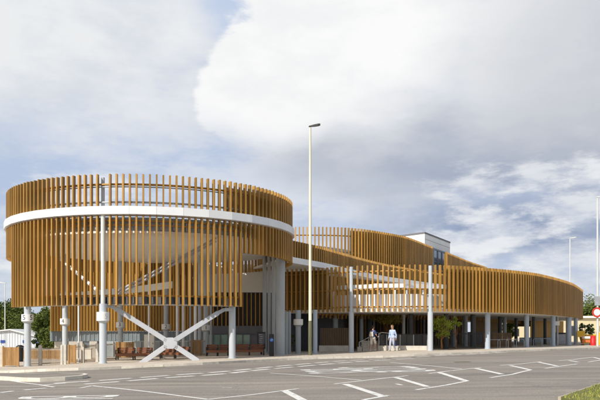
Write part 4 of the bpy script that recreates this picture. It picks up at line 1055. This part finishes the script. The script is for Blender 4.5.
# rucksack and handbag are things of their own
def world(e, v): return Vector(e.location)+Matrix.Rotation(e.rotation_euler.z, 3, 'Z')@(Vector(v)*e.scale[0])
c = world(p1, (0,.19,1.18)); e = empty('rucksack', c, 'pale cotton rucksack worn by the person in the navy shirt', 'rucksack'); e.rotation_euler.z = p1.rotation_euler.z
capsules('body', [((-.07,0,-.1),(-.06,0,.12),.075,.06),((.07,0,-.1),(.06,0,.12),.075,.06)], M['creamcloth'], e, .012, 3)
mb = MB()
for s in (-1,1): mb.tube([(s*.09,-.03,.14),(s*.10,-.17,.235),(s*.105,-.305,.16),(s*.10,-.31,.0),(s*.09,-.16,-.12)], .014, M['creamcloth'], 6)
o = mb.build('strap'); o.parent = e
hw = lb2['l'][2]; c = world(p2, hw+Vector((.0,-.01,-.10))); e = empty('handbag', c+Vector((0,0,-.38)), 'dark blue handbag in the hand of the person in the pale blue shirt', 'handbag'); e.rotation_euler.z = p2.rotation_euler.z
capsules('body', [((0,-.13,.05),(0,.13,.05),.05,.05),((0,-.10,.19),(0,.10,.19),.035,.035),((0,-.12,.1),(0,.12,.1),.045,.045)], M['bag'], e, .012, 3)
mb = MB(); mb.tube([(0,-.08,.2),(0,-.05,.36),(0,0,.395),(0,.05,.36),(0,.08,.2)], .009, M['bag'], 8); o = mb.build('strap'); o.parent = e

# ------------------------------------------------------------------ camera, light, sky
cam = bpy.data.cameras.new('Camera'); co = bpy.data.objects.new('Camera', cam); col.objects.link(co); scene.camera = co
co.location = (0,0,EYE); co.rotation_euler = (PI/2,0,0); cam.sensor_width = 36; cam.lens = 36*F/600; cam.shift_y = (HY-200)/600; cam.clip_end = 4000; cam.clip_start = .1
SAZ, SEL = math.radians(-38), math.radians(38)       # azimuth measured from -Y (behind the camera) towards -X
sdir = Vector((math.sin(SAZ)*math.cos(SEL), -math.cos(SAZ)*math.cos(SEL), math.sin(SEL)))
sl = bpy.data.lights.new('Sun', 'SUN'); sl.energy = 4.0; sl.angle = math.radians(.55); sl.color = (1,.94,.85)
so = bpy.data.objects.new('Sun', sl); col.objects.link(so); so.rotation_euler = sdir.to_track_quat('Z', 'Y').to_euler(); so.location = (0,0,50)

w = bpy.data.worlds.new('World'); scene.world = w; w.use_nodes = True; nt = w.node_tree; N = nt.nodes; L = nt.links
for n in list(N): N.remove(n)
out = N.new('ShaderNodeOutputWorld'); bgn = N.new('ShaderNodeBackground'); bgn.inputs[1].default_value = .1; L.new(bgn.outputs[0], out.inputs[0])
sky = N.new('ShaderNodeTexSky'); sky.sky_type = 'NISHITA'; sky.sun_disc = False; sky.sun_elevation = SEL
sky.sun_rotation = math.atan2(sdir.x, sdir.y); sky.air_density = 1; sky.dust_density = 2
tc = N.new('ShaderNodeTexCoord'); sep = N.new('ShaderNodeSeparateXYZ'); L.new(tc.outputs['Generated'], sep.inputs[0])
def mth(op, a, b=None, c=None, clamp=False):
    n = N.new('ShaderNodeMath'); n.operation = op; n.use_clamp = clamp
    for i, v in enumerate((a, b, c)):
        if v is None: continue
        if isinstance(v, (int, float)): n.inputs[i].default_value = v
        else: L.new(v, n.inputs[i])
    return n.outputs[0]
az = mth('ARCTAN2', sep.outputs[0], sep.outputs[1]); el = mth('ARCSINE', sep.outputs[2])
AZ = mth('MULTIPLY', az, 180/PI); EL = mth('MULTIPLY', el, 180/PI)
def nz(scale, det=7, rough=.6, st=(1,1,2.2), off=(0,0,0), dist=0.0):
    mp = N.new('ShaderNodeMapping'); mp.inputs['Scale'].default_value = st; mp.inputs['Location'].default_value = off; L.new(tc.outputs['Generated'], mp.inputs[0])
    n = N.new('ShaderNodeTexNoise'); n.inputs['Scale'].default_value = scale; n.inputs['Detail'].default_value = det; n.inputs['Roughness'].default_value = rough; n.inputs['Distortion'].default_value = dist
    L.new(mp.outputs[0], n.inputs[0]); return n.outputs[0]
def mrange(v, a, b, c=0, d=1, smooth=True):
    n = N.new('ShaderNodeMapRange'); n.interpolation_type = 'SMOOTHSTEP' if smooth else 'LINEAR'
    for i, q in ((1,a),(2,b),(3,c),(4,d)): n.inputs[i].default_value = q
    L.new(v, n.inputs[0]); return n.outputs[0]
def blob(a0, e0, sa, se, rot=0):                     # 1 at the centre falling to 0 at the rim, in sky degrees
    dx = mth('SUBTRACT', AZ, a0); dy = mth('SUBTRACT', EL, e0); c_, s_ = math.cos(rot), math.sin(rot)
    u = mth('DIVIDE', mth('ADD', mth('MULTIPLY', dx, c_), mth('MULTIPLY', dy, s_)), sa); v = mth('DIVIDE', mth('SUBTRACT', mth('MULTIPLY', dy, c_), mth('MULTIPLY', dx, s_)), se)
    d = mth('SQRT', mth('ADD', mth('MULTIPLY', u, u), mth('MULTIPLY', v, v))); return mth('SUBTRACT', 1, d)
def mix(f, a, b):
    m = N.new('ShaderNodeMix'); m.data_type = 'RGBA'
    if isinstance(f, (int, float)): m.inputs[0].default_value = f
    else: L.new(f, m.inputs[0])
    for i, v in ((6,a),(7,b)):
        if isinstance(v, tuple): m.inputs[i].default_value = v
        else: L.new(v, m.inputs[i])
    return m.outputs[2]
def cl(r, g, b): c = srgb(r, g, b); return (c[0]*8.6, c[1]*8.6, c[2]*8.6, 1)      # background strength is .1
n1 = nz(3.2, 8, .58); n2 = nz(7, 8, .6, off=(3,1,5)); n3 = nz(1.6, 6, .5, off=(7,2,1)); n4 = nz(14, 7, .62, (1,1,3.2), (1,5,2))
def A_(px): return math.degrees(math.atan((px-300)/F))
def E_(px, py): return math.degrees(math.atan((HY-py)/math.hypot(F, px-300)))
bluesky = mix(.7, sky.outputs[0], cl(188,204,232))
thin = mix(mrange(mth('ADD', mth('MULTIPLY', n1, .5), mth('MULTIPLY', n4, .5)), .42, .58), cl(190,204,229), cl(218,224,234))
base = mix(mrange(n3, .30, .50, .35, 1), bluesky, thin)
# low band: softly banked grey-blue cloud
lowm = mrange(EL, 12, 3, 0, 1)
base = mix(mth('MULTIPLY', lowm, mrange(n4, .35, .65, .35, .9)), base, mix(mrange(n2, .38, .62), cl(172,186,211), cl(220,226,234)))
# pale veil upper left
f = mrange(mth('ADD', blob(A_(40), E_(40,45), 17, 9), mth('MULTIPLY', mth('SUBTRACT', n1, .5), 1.6)), -.05, .7)
base = mix(f, base, mix(mrange(n2, .3, .6), cl(219,224,231), cl(237,239,241)))
# blue opening
f = mrange(mth('ADD', blob(A_(250), E_(250,12), 6.5, 4.5, -.5), mth('MULTIPLY', mth('SUBTRACT', n2, .5), 1.5)), .1, .9)
base = mix(mth('MULTIPLY', f, .85), base, cl(189,205,232))
# dark layer across the right
f = mrange(mth('ADD', blob(A_(500), E_(500,150), 22, 5.2, -.10), mth('MULTIPLY', mth('SUBTRACT', n1, .5), 1.3)), -.05, .55)
base = mix(mth('MULTIPLY', f, .95), base, mix(mrange(n1, .35, .62), cl(160,171,192), cl(182,189,202)))
f = mrange(mth('ADD', blob(A_(520), E_(520,228), 15, 3.2, -.05), mth('MULTIPLY', mth('SUBTRACT', n2, .5), 1.6)), 0, .6)
base = mix(mth('MULTIPLY', f, .9), base, mix(mrange(n2, .38, .62), cl(143,158,187), cl(172,184,205)))
# big bright cumulus, crisp towards the left, grey towards its right underside
edge = mth('ADD', mth('MULTIPLY', mth('SUBTRACT', n2, .5), .55), mth('MULTIPLY', mth('SUBTRACT', n1, .5), .5))
b1 = blob(A_(400), E_(400,15), 12.5, 10.5, .12); b2_ = blob(A_(285), E_(285,85), 7.0, 5.2, .2); b3 = blob(A_(560), E_(560,40), 15, 9, 0)
un = mth('MAXIMUM', mth('MAXIMUM', b1, b2_), b3); un = mth('ADD', un, mth('MULTIPLY', mth('ADD', edge, mth('MULTIPLY', mth('SUBTRACT', n4, .5), .22)), .85))
leftness = mth('MAXIMUM', mrange(AZ, A_(330), A_(420)), mrange(EL, E_(270,100), E_(270,150))); soft = mth('ADD', mrange(un, .0, .10), 0)
softw = mrange(un, -.18, .6); mk = mth('ADD', mth('MULTIPLY', soft, mth('SUBTRACT', 1, leftness)), mth('MULTIPLY', softw, leftness))
shade = mth('ADD', mrange(mth('ADD', AZ, mth('MULTIPLY', EL, -.75)), -14, 11), mth('MULTIPLY', mth('SUBTRACT', n1, .5), 1.0), None, True)
ccol = mix(shade, mix(mrange(n2, .3, .6), cl(243,244,245), cl(253,253,253)), mix(mrange(n1, .35, .65), cl(190,195,204), cl(216,218,223)))
base = mix(mk, base, ccol)
# small bright puffs low on the right
for (px, py, sa, se) in ((482,186,5.0,1.9),(535,176,5.5,1.9),(575,208,6,1.8),(590,178,4,1.4),(455,240,5,1.8),(490,232,6.5,2.3),(560,262,8,2.2),(470,275,8,2.0),(0,250,6,1.8),(60,190,7,1.4)):
    f = mrange(mth('ADD', blob(A_(px), E_(px,py), sa, se, .05), mth('ADD', mth('MULTIPLY', mth('SUBTRACT', n4, .5), 1.7), mth('MULTIPLY', mth('SUBTRACT', n2, .5), 1.9))), .05, .70)
    base = mix(mth('MULTIPLY', f, .75), base, mix(mrange(n4, .35, .6), cl(208,215,227), cl(238,240,243)))
# the half of the sky behind the camera: broken cloud
back = mix(mrange(n3, .46, .60), mix(.2, sky.outputs[0], cl(190,200,215)), cl(215,219,226))
front = mrange(mth('ABSOLUTE', AZ), 60, 35)
allsky = mix(mth('MULTIPLY', front, mrange(EL, 50, 34)), back, base)
L.new(allsky, bgn.inputs[0])
scene.view_settings.view_transform = 'Standard'; scene.view_settings.look = 'None'; scene.view_settings.exposure = .20; scene.view_settings.gamma = 1; scene.view_settings.use_curve_mapping = False
